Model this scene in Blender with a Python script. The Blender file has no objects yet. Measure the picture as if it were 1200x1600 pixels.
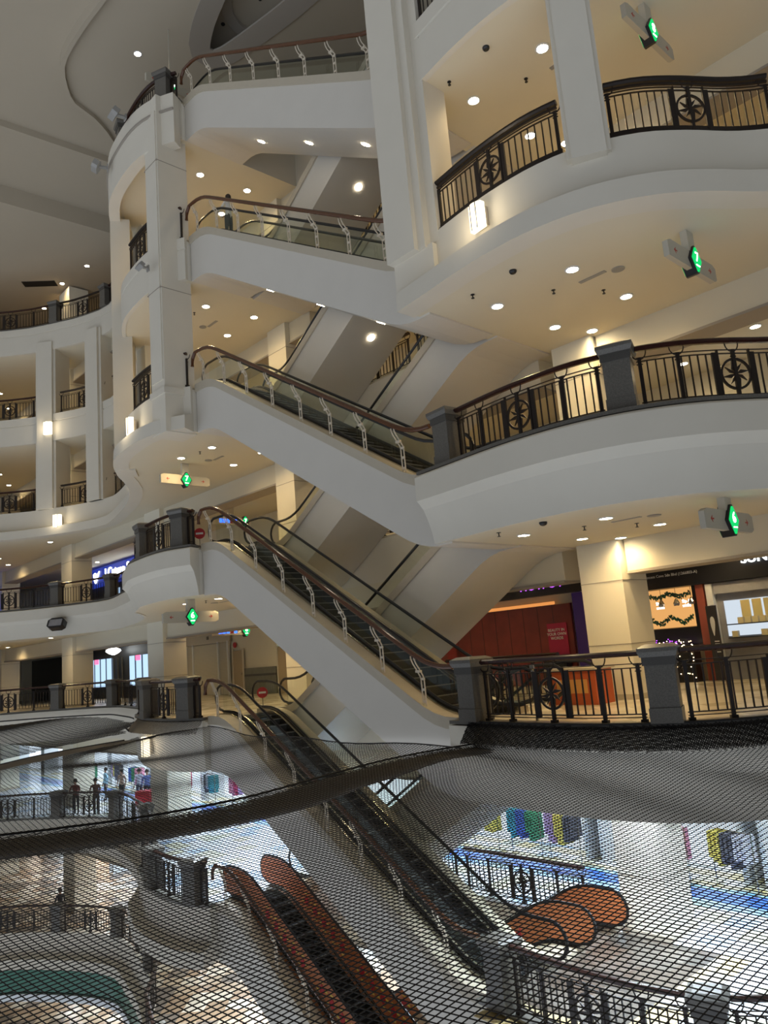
import bpy, bmesh, math, random
import numpy as np
from mathutils import Vector, Matrix
random.seed(7)
PI = math.pi
C = bpy.context.scene.collection
sc = bpy.context.scene

# ------------------------------------------------------------------ materials
def mat(name, col, rough=.6, metal=0, bump=0, bscale=40, vary=0, vscale=3, emis=None, estr=0, spec=.5):
    m = bpy.data.materials.new(name); m.use_nodes = True
    nt = m.node_tree; b = nt.nodes['Principled BSDF']
    b.inputs['Base Color'].default_value = (*col, 1)
    b.inputs['Roughness'].default_value = rough
    b.inputs['Metallic'].default_value = metal
    b.inputs['Specular IOR Level'].default_value = spec
    if emis:
        b.inputs['Emission Color'].default_value = (*emis, 1)
        b.inputs['Emission Strength'].default_value = estr
    if vary or bump:
        tc = nt.nodes.new('ShaderNodeTexCoord')
    if vary:
        nz = nt.nodes.new('ShaderNodeTexNoise'); nz.inputs['Scale'].default_value = vscale
        nz.inputs['Detail'].default_value = 4
        nt.links.new(tc.outputs['Object'], nz.inputs['Vector'])
        mx = nt.nodes.new('ShaderNodeMix'); mx.data_type = 'RGBA'
        mx.inputs[6].default_value = (*[c*(1-vary) for c in col], 1)
        mx.inputs[7].default_value = (*[min(1, c*(1+vary)) for c in col], 1)
        nt.links.new(nz.outputs['Fac'], mx.inputs[0]); nt.links.new(mx.outputs[2], b.inputs['Base Color'])
    if bump:
        n2 = nt.nodes.new('ShaderNodeTexNoise'); n2.inputs['Scale'].default_value = bscale
        nt.links.new(tc.outputs['Object'], n2.inputs['Vector'])
        bp = nt.nodes.new('ShaderNodeBump'); bp.inputs['Strength'].default_value = bump
        nt.links.new(n2.outputs['Fac'], bp.inputs['Height']); nt.links.new(bp.outputs['Normal'], b.inputs['Normal'])
    return m

def emat(name, col, s):
    m = bpy.data.materials.new(name); m.use_nodes = True
    nt = m.node_tree; nt.nodes.clear()
    e = nt.nodes.new('ShaderNodeEmission'); e.inputs[0].default_value = (*col, 1); e.inputs[1].default_value = s
    o = nt.nodes.new('ShaderNodeOutputMaterial'); nt.links.new(e.outputs[0], o.inputs[0])
    return m

def glassmat():
    m = bpy.data.materials.new('tinted_glass'); m.use_nodes = True
    nt = m.node_tree; nt.nodes.clear()
    t = nt.nodes.new('ShaderNodeBsdfTransparent'); t.inputs[0].default_value = (.955, .975, .95, 1)
    g = nt.nodes.new('ShaderNodeBsdfGlossy'); g.inputs['Roughness'].default_value = .03
    g.inputs[0].default_value = (.9, 1, .92, 1)
    f = nt.nodes.new('ShaderNodeFresnel'); f.inputs[0].default_value = 1.5
    x = nt.nodes.new('ShaderNodeMixShader'); o = nt.nodes.new('ShaderNodeOutputMaterial')
    gm = nt.nodes.new('ShaderNodeNewGeometry')
    iv = nt.nodes.new('ShaderNodeMath'); iv.operation = 'SUBTRACT'; iv.inputs[0].default_value = 1
    ml = nt.nodes.new('ShaderNodeMath'); ml.operation = 'MULTIPLY'
    nt.links.new(gm.outputs['Backfacing'], iv.inputs[1]); nt.links.new(iv.outputs[0], ml.inputs[0]); nt.links.new(f.outputs[0], ml.inputs[1])
    nt.links.new(ml.outputs[0], x.inputs[0]); nt.links.new(t.outputs[0], x.inputs[1])
    nt.links.new(g.outputs[0], x.inputs[2]); nt.links.new(x.outputs[0], o.inputs[0])
    return m

def tilemat(name, cols, size, rough=.25):
    """square tiles aligned with the building grid, each tile picks one of four colours"""
    m = bpy.data.materials.new(name); m.use_nodes = True
    nt = m.node_tree; b = nt.nodes['Principled BSDF']; b.inputs['Roughness'].default_value = rough
    tc = nt.nodes.new('ShaderNodeTexCoord')
    mp = nt.nodes.new('ShaderNodeMapping'); mp.inputs['Rotation'].default_value = (0, 0, math.radians(46.4+45))
    mp.inputs['Scale'].default_value = (1/size,)*3
    fl = nt.nodes.new('ShaderNodeVectorMath'); fl.operation = 'FLOOR'
    wn = nt.nodes.new('ShaderNodeTexWhiteNoise'); wn.noise_dimensions = '2D'
    cr = nt.nodes.new('ShaderNodeValToRGB'); cr.color_ramp.interpolation = 'CONSTANT'
    els = cr.color_ramp.elements
    els[0].position = 0; els[0].color = (*cols[0], 1)
    els[1].position = 1/len(cols); els[1].color = (*cols[1], 1)
    for i, c in enumerate(cols[2:]):
        e = els.new((i+2)/len(cols)); e.color = (*c, 1)
    L = nt.links.new
    L(tc.outputs['Object'], mp.inputs[0]); L(mp.outputs[0], fl.inputs[0]); L(fl.outputs[0], wn.inputs['Vector'])
    L(wn.outputs['Value'], cr.inputs[0]); L(cr.outputs[0], b.inputs['Base Color'])
    return m

cream = mat('cream_paint', (.68, .63, .53), .75, vary=.04, vscale=1.3, bump=.03, bscale=25)
soff = mat('soffit_paint', (.68, .62, .48), .8, vary=.03, vscale=.7)
colm = mat('column_paint', (.76, .71, .58), .7, vary=.03, vscale=1)
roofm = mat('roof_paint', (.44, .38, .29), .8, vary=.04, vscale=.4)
coffm = mat('recess_edge_and_shade_paint', (.34, .30, .25), .8)
granite = mat('grey_granite', (.125, .115, .098), .35, vary=.55, vscale=55, bump=.05, bscale=90)
granite2 = mat('dark_granite_band', (.07, .065, .058), .35, vary=.4, vscale=60)
bronze = mat('dark_bronze', (.022, .015, .012), .38, metal=.3, vary=.25, vscale=12)
wood = mat('mahogany_rail', (.035, .012, .009), .25, vary=.3, vscale=9)
escwood = mat('brown_guard_rail', (.10, .038, .016), .22, vary=.2, vscale=7)
rubber = mat('black_rubber', (.012, .012, .013), .3)
steel = mat('brushed_steel', (.52, .48, .40), .25, metal=1, vary=.1, vscale=30)
cream_metal = mat('cream_metal', (.62, .54, .42), .4)
curbm = mat('beige_curb', (.50, .44, .34), .45, vary=.06, vscale=5)
stepm = mat('ribbed_step', (.02, .021, .023), .4, metal=.5)
stepedge = mat('step_comb', (.18, .18, .18), .4, metal=.6)
glass = glassmat()
truss = mat('white_cladding', (.64, .60, .53), .6, vary=.03, vscale=1.5)
board = mat('orange_board', (.42, .135, .045), .5, vary=.1, vscale=4)
redp = mat('red_print', (.42, .02, .03), .5)
yelp = mat('yellow_print', (.70, .52, .10), .5)
blackp = mat('black_panel', (.012, .012, .014), .3)
redwall = mat('red_wall', (.16, .022, .018), .5, vary=.35, vscale=2.5)
signm = mat('sign_board', (.50, .46, .37), .5)
signred = mat('sign_red_mark', (.45, .04, .02), .5)
netm = mat('net_rope', (.018, .015, .013), .8)
foldm = mat('lit_net_fold_rope', (.19, .17, .145), .85)  # paler copy of the net rope, light on the folds painted in
ropem = mat('net_edge_rope', (.018, .016, .015), .8)
shutter = mat('roller_shutter', (.55, .52, .44), .5)
walltile = mat('green_grey_wall_tile', (.17, .17, .13), .35, vary=.2, vscale=6)
doorm = mat('tan_door', (.42, .34, .22), .5)
skin = mat('skin', (.35, .2, .13), .6)
marb = mat('grey_marble', (.30, .30, .32), .2, vary=.35, vscale=2.2)
navy = mat('navy_fascia', (.015, .03, .18), .4, emis=(.02, .05, .5), estr=.35)
greenp = mat('green_band', (.02, .13, .08), .35, vary=.4, vscale=2)
darkgl = mat('dark_shop_glass', (.02, .022, .026), .45)
whitep = mat('white_panel', (.75, .78, .80), .5)
floor_up = tilemat('floor_tiles_cream', [(.55, .48, .36), (.42, .36, .25), (.6, .54, .42), (.5, .44, .33)], .6)
floor_4 = tilemat('floor_tiles_brown', [(.50, .38, .26), (.36, .24, .15), (.66, .58, .46), (.20, .16, .13)], .75)
lampE = emat('lamp_glow', (1, .86, .62), 28)
lampW = emat('lamp_glow_white', (.9, .95, 1), 22)
sconceE = emat('sconce_glow', (1, .86, .60), 1.6)
greenE = emat('green_light', (.01, .60, .14), .75)
whiteE = emat('white_letters', (.95, 1, 1), 4)
coolE = emat('cool_lightbox', (.50, .72, 1), .75)
pinkE = emat('pink_lightbox', (1, .12, .25), 1.5)
purpE = emat('purple_neon', (.45, .08, .9), 1.4)
warmE = emat('warm_lightbox', (1, .50, .16), .50)
warmwE = emat('warm_wall_glow', (1, .82, .66), 1.4)
coveE = emat('orange_cove', (1, .38, .1), .5)
shopE = emat('shop_wall_glow', (.74, .88, 1), 1.2)
fairyE = emat('fairy_light', (1, .75, .4), 8)
blueE = emat('blue_sign_glow', (.03, .12, .95), 2)

def floor5():
    m = bpy.data.materials.new('floor_tiles_blue_bands'); m.use_nodes = True
    nt = m.node_tree; b = nt.nodes['Principled BSDF']; b.inputs['Roughness'].default_value = .2
    L = nt.links.new
    tc = nt.nodes.new('ShaderNodeTexCoord')
    mp = nt.nodes.new('ShaderNodeMapping'); mp.inputs['Rotation'].default_value = (0, 0, math.radians(46.4))
    L(tc.outputs['Object'], mp.inputs[0])
    sx = nt.nodes.new('ShaderNodeSeparateXYZ'); L(mp.outputs[0], sx.inputs[0])
    # n offset of the grid: n = y' - n0
    n0 = 22.6*.69 - 5.2*.724
    sub = nt.nodes.new('ShaderNodeMath'); sub.operation = 'SUBTRACT'; sub.inputs[1].default_value = n0
    L(sx.outputs['Y'], sub.inputs[0])
    dv = nt.nodes.new('ShaderNodeMath'); dv.operation = 'DIVIDE'; dv.inputs[1].default_value = 10
    L(sub.outputs[0], dv.inputs[0])
    cr = nt.nodes.new('ShaderNodeValToRGB'); cr.color_ramp.interpolation = 'CONSTANT'
    els = cr.color_ramp.elements
    els[0].position = 0; els[0].color = (.68, .72, .78, 1)
    els[1].position = .655; els[1].color = (.25, .42, .66, 1)
    for p, c in ((.70, (.045, .13, .55)), (.775, (.28, .55, .75)), (.80, (.66, .60, .36)), (.83, (.76, .80, .82)), (.88, (.64, .56, .34)), (.93, (.74, .78, .82))):
        e = els.new(p); e.color = (*c, 1)
    L(dv.outputs[0], cr.inputs[0])
    fl = nt.nodes.new('ShaderNodeVectorMath'); fl.operation = 'FLOOR'
    m2 = nt.nodes.new('ShaderNodeVectorMath'); m2.operation = 'SCALE'; m2.inputs['Scale'].default_value = 1.6
    L(mp.outputs[0], m2.inputs[0]); L(m2.outputs[0], fl.inputs[0])
    wn = nt.nodes.new('ShaderNodeTexWhiteNoise'); wn.noise_dimensions = '2D'; L(fl.outputs[0], wn.inputs['Vector'])
    c2 = nt.nodes.new('ShaderNodeValToRGB'); c2.color_ramp.interpolation = 'CONSTANT'
    e2 = c2.color_ramp.elements
    e2[0].color = (1, 1, 1, 1); e2[1].position = .72; e2[1].color = (.9, .85, .6, 1)
    q = e2.new(.86); q.color = (.55, .7, .9, 1)
    L(wn.outputs['Value'], c2.inputs[0])
    mx = nt.nodes.new('ShaderNodeMix'); mx.data_type = 'RGBA'; mx.blend_type = 'MULTIPLY'; mx.inputs[0].default_value = 1
    L(cr.outputs[0], mx.inputs[6]); L(c2.outputs[0], mx.inputs[7]); L(mx.outputs[2], b.inputs['Base Color'])
    return m
floor_5 = floor5()

# ------------------------------------------------------------------ mesh helpers
class MB:
    def __init__(s): s.v = []; s.f = []; s.m = []
    def add(s, vs, fs, mi=0):
        k = len(s.v); s.v += [tuple(v) for v in vs]; s.f += [tuple(i+k for i in f) for f in fs]; s.m += [mi]*len(fs)
    def box(s, x0, x1, y0, y1, z0, z1, mi=0):
        s.add([(x0,y0,z0),(x1,y0,z0),(x1,y1,z0),(x0,y1,z0),(x0,y0,z1),(x1,y0,z1),(x1,y1,z1),(x0,y1,z1)],
              [(0,3,2,1),(4,5,6,7),(0,1,5,4),(1,2,6,5),(2,3,7,6),(3,0,4,7)], mi)
    def tube(s, pts, r, n=8, mi=0, cap=True, rx=None, closed=False):
        """sweep an ellipse (r vertical-ish, rx sideways) along pts"""
        rx = rx or r
        P = [Vector(p) for p in pts]; N = len(P); k0 = len(s.v)
        for i, p in enumerate(P):
            if closed: t = P[(i+1) % N]-P[i-1]
            else: t = P[min(i+1, N-1)]-P[max(i-1, 0)]
            t.normalize()
            up = Vector((0, 0, 1)) if abs(t.z) < .95 else Vector((1, 0, 0))
            if closed or abs(t.z) >= .95: up = Vector((0, 1, 0)) if abs(t.y) < .5 else up
            sd = t.cross(up).normalized(); u2 = sd.cross(t).normalized()
            for j in range(n):
                a = 2*PI*j/n+PI/n
                s.v.append(tuple(p + sd*math.cos(a)*rx + u2*math.sin(a)*r))
        R = N if closed else N-1
        for i in range(R):
            for j in range(n):
                a = k0+i*n+j; b = k0+i*n+(j+1) % n; c = k0+((i+1) % N)*n+(j+1) % n; d = k0+((i+1) % N)*n+j
                s.f.append((a, d, c, b)); s.m.append(mi)
        if cap and not closed:
            s.f.append(tuple(k0+j for j in range(n))); s.f.append(tuple(k0+(N-1)*n+j for j in reversed(range(n)))); s.m += [mi, mi]
    def prism(s, poly, z0, z1, mi=0, mtop=None, mbot=None):
        n = len(poly); k = len(s.v)
        s.v += [(p[0], p[1], z0) for p in poly]+[(p[0], p[1], z1) for p in poly]
        for i in range(n):
            j = (i+1) % n; s.f.append((k+i, k+j, k+n+j, k+n+i)); s.m.append(mi)
        s.f.append(tuple(k+i for i in reversed(range(n)))); s.m.append(mi if mbot is None else mbot)
        s.f.append(tuple(k+n+i for i in range(n))); s.m.append(mi if mtop is None else mtop)
    def xz(s, poly, y0, y1, mi=0):
        """polygon in x,z extruded along y"""
        n = len(poly); k = len(s.v)
        s.v += [(p[0], y0, p[1]) for p in poly]+[(p[0], y1, p[1]) for p in poly]
        for i in range(n):
            j = (i+1) % n; s.f.append((k+i, k+n+i, k+n+j, k+j)); s.m.append(mi)
        s.f.append(tuple(k+i for i in range(n))); s.f.append(tuple(k+n+i for i in reversed(range(n)))); s.m += [mi, mi]
    def lathe(s, prof, n=16, mi=0, cx=0, cy=0):
        k = len(s.v)
        for r, z in prof:
            for j in range(n):
                a = 2*PI*j/n; s.v.append((cx+r*math.cos(a), cy+r*math.sin(a), z))
        for i in range(len(prof)-1):
            for j in range(n):
                s.f.append((k+i*n+j, k+i*n+(j+1) % n, k+(i+1)*n+(j+1) % n, k+(i+1)*n+j)); s.m.append(mi)
        s.f.append(tuple(k+j for j in reversed(range(n)))); s.f.append(tuple(k+(len(prof)-1)*n+j for j in range(n))); s.m += [mi, mi]
    def strip(s, path, prof, mi=0, cap=True, mis=None):
        """sweep a profile [(outward, z)] along a plan path; outward is to the right hand of travel"""
        N = len(path); k = len(s.v); n = len(prof)
        for i, p in enumerate(path):
            nx, ny = pnorm(path, i)
            for o, z in prof: s.v.append((p[0]+nx*o, p[1]+ny*o, z))
        for i in range(N-1):
            for j in range(n):
                a = k+i*n+j; b = k+i*n+(j+1) % n
                s.f.append((a, b, b+n, a+n)); s.m.append(mi if mis is None else mis[j])
        if cap:
            s.f.append(tuple(k+j for j in reversed(range(n)))); s.f.append(tuple(k+(N-1)*n+j for j in range(n))); s.m += [mi, mi]
    def mesh(s, name, mats, smooth=False):
        me = bpy.data.meshes.new(name); me.from_pydata(s.v, [], s.f)
        for m in (mats if isinstance(mats, (list, tuple)) else [mats]): me.materials.append(m)
        me.polygons.foreach_set('material_index', s.m)
        bm = bmesh.new(); bm.from_mesh(me); bmesh.ops.recalc_face_normals(bm, faces=bm.faces); bm.to_mesh(me); bm.free()
        if smooth:
            me.shade_smooth()
            try: me.set_sharp_from_angle(angle=math.radians(16))
            except Exception: pass
        me.update(); return me
    def build(s, name, mats, parent=None, loc=(0, 0, 0), rz=0, smooth=False):
        return link(name, s.mesh(name, mats, smooth), parent, loc, rz)

def pnorm(path, i):
    a = path[max(i-1, 0)]; b = path[min(i+1, len(path)-1)]
    tx, ty = b[0]-a[0], b[1]-a[1]; l = math.hypot(tx, ty) or 1
    return (ty/l, -tx/l)

def link(name, data, parent=None, loc=(0, 0, 0), rz=0):
    o = bpy.data.objects.new(name, data); C.objects.link(o)
    o.location = loc; o.rotation_euler = (0, 0, rz)
    if parent: o.parent = parent
    return o
def tag(o, label, cat, group=None, kind=None):
    o['label'] = label; o['category'] = cat
    if group: o['group'] = group
    if kind: o['kind'] = kind
    return o
def thing(name, label, cat, loc=(0, 0, 0), rz=0, group=None):
    o = bpy.data.objects.new(name, None); C.objects.link(o); o.empty_display_size = .1
    o.location = loc; o.rotation_euler = (0, 0, rz); return tag(o, label, cat, group)
def struct(o): o['kind'] = 'structure'; return o
def dup(o, parent=None, loc=None, rz=None, label=None):
    c = o.copy(); C.objects.link(c)
    if parent: c.parent = parent
    if loc is not None: c.location = loc
    if rz is not None: c.rotation_euler = (0, 0, rz)
    if label: c['label'] = label
    for ch in list(o.children): dup(ch, c)
    return c
def text(name, body, size, m, parent, loc, rot, depth=.01, sx=1, align='CENTER', label=None):
    cu = bpy.data.curves.new(name, 'FONT'); cu.body = body; cu.size = size; cu.extrude = depth
    cu.align_x = align; cu.align_y = 'CENTER'; cu.resolution_u = 3
    t = bpy.data.objects.new(name, cu); C.objects.link(t)
    bpy.context.view_layer.update()
    me = bpy.data.meshes.new_from_object(t.evaluated_get(bpy.context.evaluated_depsgraph_get()))
    bpy.data.objects.remove(t); bpy.data.curves.remove(cu)
    me.materials.clear(); me.materials.append(m)
    o = bpy.data.objects.new(name, me); C.objects.link(o); o.parent = parent
    o.location = loc; o.rotation_euler = rot; o.scale = (sx, 1, 1)
    return o

# ------------------------------------------------------------------ building grid
OX, OY = -5.2, 22.6; DX, DY = .69, -.724; NX, NY = .724, .69
RZ = math.atan2(DY, DX)
def G(a, n): return (OX+a*DX+n*NX, OY+a*DY+n*NY)
def spline(pts, step=.35):
    """Catmull-Rom through pts"""
    out = []; P = [pts[0]]+list(pts)+[pts[-1]]
    for i in range(1, len(P)-2):
        p0, p1, p2, p3 = [Vector(q) for q in (P[i-1], P[i], P[i+1], P[i+2])]
        L = (p2-p1).length; k = max(1, int(L/step))
        for j in range(k):
            t = j/k
            q = .5*((2*p1)+(p2-p0)*t+(2*p0-5*p1+4*p2-p3)*t*t+(3*p1-p0-3*p2+p3)*t**3)
            out.append((q.x, q.y))
    out.append(tuple(pts[-1])); return out
FARL = [(-40, 28), (-31, 35.5), (-24, 38.2), (-19.2, 38.7), (-16.4, 38.2), (-14.6, 37.6), (-13, 36.6), (-11.6, 34.4), (-10.3, 32), (-9.4, 29.5), (-9.1, 27.5)]
LB = [(-9.1, 27.5), (-8.55, 26.2), (-8.12, 25.2), (-7.55, 24.35), (-6.9, 23.55), (-6.3, 23.0), (-5.6, 22.7)]
LBU = [(-9.1, 27.5), (-8.8, 26.2), (-8.4, 25.2), (-7.78, 24.3), (-7.05, 23.45), (-6.38, 22.95), (-5.6, 22.68)]
RB = [(1.05, 15.7), (1.6, 14.95), (2.25, 14.05), (2.8, 13.4), (3.4, 12.85), (4.15, 12.42), (5, 12.22), (5.8, 12.25), (6.8, 12.4), (7.7, 12.35), (8.7, 11.9), (10, 10.9), (12, 9), (14, 6)]
farp = spline(FARL, .8); lbp = spline(LB, .25); lbu = spline(LBU, .25); rbp = spline(RB, .25)
leftlow = farp[:-1]+lbp; leftup = farp[:-1]+lbu; leftp = leftlow
def left_of(lv): return leftup if lv >= 8 else leftlow
outer = [G(31, 9.6), G(-46, 9.6), (-42, 58)]
def slab_of(lv): return left_of(lv)+[G(-.25, 4.35), G(9.3, 4.35)]+rbp+outer
TH = 1.4

LEV = {4: -10, 5: -5, 6: 0, 7: 5, 8: 10, 9: 15, 10: 20}
WORD = {3: 'three', 4: 'four', 5: 'five', 6: 'six', 7: 'seven', 8: 'eight', 9: 'nine', 10: 'ten'}
tr = 0
for lv, z in [(3, -15)]+list(LEV.items()):
    slab = slab_of(lv); leftp = left_of(lv)
    b = MB(); b.prism(slab, z-.06, z)
    struct(b.build('floor', {5: floor_5, 4: floor_4, 3: floor_4}.get(lv, floor_up)))
    if lv == 3: continue
    b = MB(); b.prism(slab, z-TH, z-.06, 0, 1, 1)
    struct(b.build('ceiling', [cream, soff]))
    # fascia mouldings
    if lv in (8, 5, 4):
        pr = [(0, z+.02), (.12, z+.02), (.12, z-.86), (.16, z-.9), (.5, z-1.0), (.52, z-TH-.02), (0, z-TH-.02)]
    elif lv == 6:
        pr = [(0, z-.02), (.16, z-.02), (.16, z-.5), (.12, z-.7), (.06, z-TH-.02), (0, z-TH-.02)]
    elif lv == 7:
        pr = [(0, z-.02), (.42, z-.02), (.46, z-.06), (.46, z-.55), (.40, z-.60), (.30, z-.72), (.20, z-.95), (.12, z-1.2), (.08, z-TH-.02), (0, z-TH-.02)]
    else:
        pr = [(0, z+.02), (.14, z+.02), (.14, z-.34), (.10, z-.36), (.10, z-.40), (.14, z-.42), (.14, z-TH-.02), (0, z-TH-.02)]
    for pth in (leftp, rbp):
        b = MB(); b.strip(pth, pr); tr += 1
        struct(b.build('trim_%d' % tr, cream, smooth=True))
    if lv in (5, 6, 7, 10):       # granite kerb under the balustrades
        off = .40 if lv == 7 else .14
        for pth in (leftp, rbp):
            b = MB(); b.strip(pth, [(-.22, z+.005), (-.22, z+.07), (off, z+.07), (off, z+.005)]); tr += 1
            struct(b.build('trim_%d' % tr, granite))
    # back wall
    b = MB()
    p = G(0, 9.6)
    b.box(-46, 31, 0, .3, 0, 5-TH)
    struct(b.build('wall_back', colm, loc=(p[0], p[1], z), rz=RZ))
    # square columns on the building grid and the beam that joins them
    b = MB(); b.box(-46, 9.2 if lv <= 8 else 0, 4.35, 5.0, z-TH-.75, z-TH+.01); b.box(10.9, 31, 4.35, 5.0, z-TH-.75, z-TH+.01); tr += 1
    o = struct(b.build('trim_%d' % tr, soff, loc=(OX, OY, 0), rz=RZ))
    b = MB(); b.box(-46, 9.2 if lv <= 8 else 0, 4.3, 5.05, z-TH-.80, z-TH-.74); b.box(10.9, 31, 4.3, 5.05, z-TH-.80, z-TH-.74); tr += 1  # dark strip under the beam, painted shade of a shadow gap
    struct(b.build('trim_%d' % tr, coffm, loc=(OX, OY, 0), rz=RZ))
# bottom level back wall
b = MB(); b.box(-46, 31, 0, .3, 0, 3.6); p = G(0, 9.6)
struct(b.build('wall_back', colm, loc=(p[0], p[1], -15), rz=RZ))
COLS = [9.75, -2.35, -12.8, -22.9, -34.5]
cm = MB(); cm.box(0, 1.1, 4.15, 5.25, 0, 5-TH); cm.box(-.01, 1.11, 4.14, 5.26, 1.22, 1.235, 1); cm.box(-.01, 1.11, 4.14, 5.26, 2.66, 2.675, 1)
cme = cm.mesh('column', [colm, coffm])
cw = {9.75: 'right of the escalators', -2.35: 'left of the escalators', -12.8: 'behind the left landing', -22.9: 'at the bend of the far walkway', -34.5: 'furthest along the far walkway'}
for lv, z in LEV.items():
    for a in COLS:
        if a > 0 and lv >= 8: continue
        o = link('square_column', cme, None, (OX+a*DX, OY+a*DY, z), RZ)
        if a < -12: o.scale = (1.35, 1, 1)
        tag(o, 'square cream column on level %s, %s' % (WORD[lv], cw[a]), 'column', 'square columns')
        bb = MB(); bb.box(-.04, 1.14, 4.11, 5.29, 0, .12); bb.build('skirting', curbm, o)

# roof: two planes with a curved step, and a curved recess with an inner ring
def roof():
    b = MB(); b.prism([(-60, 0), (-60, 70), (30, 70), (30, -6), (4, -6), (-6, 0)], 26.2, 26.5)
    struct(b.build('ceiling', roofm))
    step = spline([(-7.6, 22.2), (-8.46, 23.08), (-9.18, 23.75), (-10.22, 24.82), (-10.88, 25.69), (-11.22, 26.77), (-11.29, 27.73), (-10.86, 28.66), (-10.62, 30.21), (-10.8, 33)], .4)
    rec = spline([(-4.2, 22.2), (-4.92, 23.44), (-5.42, 24.31), (-5.82, 25.29), (-5.87, 25.95), (-5.4, 26.5), (-4.5, 26.4), (-2.4, 25.0), (-.9, 23.8), (1.5, 21.6), (4.5, 18)], .4)
    poly = step+[(-9, 60), (26, 60), (26, 8)]+rec[::-1]+[(-5, 19)]
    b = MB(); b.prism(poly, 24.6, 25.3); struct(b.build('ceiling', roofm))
    b = MB(); b.strip(step, [(-.01, 24.42), (.14, 24.42), (.14, 24.95), (-.01, 24.95)]); struct(b.build('trim_90', roofm))
    b = MB(); b.strip(rec, [(-.05, 24.55), (.75, 24.62), (.75, 24.7), (-.05, 24.7)]); struct(b.build('trim_91', coffm))
    b = MB(); b.prism([(-8, 16), (-8, 30), (14, 30), (14, 10)], 25.6, 25.7); struct(b.build('ceiling', roofm))
    ring = [(-1.9+2.2*math.cos(t), 24.9+1.7*math.sin(t)) for t in np.linspace(1.9, 3.6, 14)]
    b = MB(); b.strip(ring, [(0, 25.45), (.4, 25.45), (.4, 25.6), (0, 25.6)]); struct(b.build('trim_92', coffm))
    dA = (3.2, 2.7)
    def ln(p, k): return (p[0]+dA[0]*k, p[1]+dA[1]*k)
    A, B2 = (-14.8, 28.8), (-16.8, 32.7)
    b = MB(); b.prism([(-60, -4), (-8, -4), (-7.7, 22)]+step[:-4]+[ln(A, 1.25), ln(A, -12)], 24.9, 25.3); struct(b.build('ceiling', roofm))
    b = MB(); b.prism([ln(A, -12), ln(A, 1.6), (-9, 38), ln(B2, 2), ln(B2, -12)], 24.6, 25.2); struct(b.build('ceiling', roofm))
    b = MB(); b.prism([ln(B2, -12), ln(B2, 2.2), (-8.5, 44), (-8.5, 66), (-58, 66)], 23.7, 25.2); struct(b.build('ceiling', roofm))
roof()

# walls of the far left and right ends (close the storeys)
for lv, z in [(3, -15)]+list(LEV.items()):
    b = MB(); b.box(-46.2, -46, -3, 9.6, 0, 5-TH); struct(b.build('wall_left', colm, loc=(OX, OY, z), rz=RZ))
    b = MB(); b.box(31, 31.2, -3, 9.6, 0, 5-TH); struct(b.build('wall_right', colm, loc=(OX, OY, z), rz=RZ))

# ------------------------------------------------------------------ facade frames (levels eight to ten)
def frames():
    # left tower: corner column, curved head wall, pilaster
    t = MB(); t.box(-1.35, -.5, -1.07, -.05, 8.55, 20.0)
    t.box(-1.28, -.56, -1.11, -1.05, 10.2, 19.4); t.box(-1.40, -.45, -1.12, -.0, 9.75, 9.95)
    for zz in (17.6, 13.2): t.box(-1.36, -.49, -1.125, -.04, zz, zz+.02, 1)
    struct(t.build('wall_tower', [cream, coffm], loc=(OX, OY, 0), rz=RZ))
    b = MB(); b.strip(lbu, [(.12, 18.2), (.5, 18.2), (.5, 20.0), (.12, 20.0)])
    struct(b.build('wall_head', cream, smooth=True))
    b = MB(); b.strip(lbu, [(.5, 19.35), (.56, 19.35), (.56, 19.42), (.5, 19.42)]); struct(b.build('trim_95', coffm))
    pil = [q for q in lbu if q[1] > 26.4]
    b = MB(); b.strip(pil, [(-.2, 8.55), (.5, 8.55), (.5, 18.3), (-.2, 18.3)]); struct(b.build('wall_pilaster', cream, smooth=True))
        # second slim pier behind with a bright edge
    b = MB(); b.box(-6.4, -5.7, .9, 1.5, 10, 18.6); struct(b.build('wall_pier', colm, loc=(OX, OY, 0), rz=RZ))
    # right corner column with stepped reveals and next pilaster
    t = MB(); t.box(9.12, 9.95, -.80, -.05, 9.7, 24.6); t.box(9.95, 10.15, -.68, 0, 9.7, 24.6); t.box(10.15, 10.38, -.5, .2, 9.8, 24.6)
    t.box(9.15, 10.3, -.62, .1, 8.64, 9.75)
    struct(t.build('wall_corner_column', cream, loc=(OX, OY, 0), rz=RZ))
    t = MB(); t.box(9.3, 9.9, -.02, .45, 10.0, 13.6); struct(t.build('wall_pier', colm, loc=(OX, OY, 0), rz=RZ))
    for x, y, ang in [(4.15, 12.37, -.30)]:
        b = MB(); b.box(-.30, .30, -.26, .3, 9.7, 24.6); b.box(-.38, .38, -.18, .3, 9.75, 24.6)
        struct(b.build('wall_pilaster', cream, loc=(x, y, 0), rz=ang))
    for x, y, ang in [(-17.1, 38.45, -.12), (-14.1, 37.3, -.45), (-24.3, 38.2, .2)]:
        b = MB(); b.box(-.42, .42, -.35, 1.2, 10.0, 19.0); b.box(-.55, .55, -.22, 1.2, 10.0, 19.0)
        struct(b.build('wall_pilaster', cream, loc=(x, y, 0), rz=ang))
frames()

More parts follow.
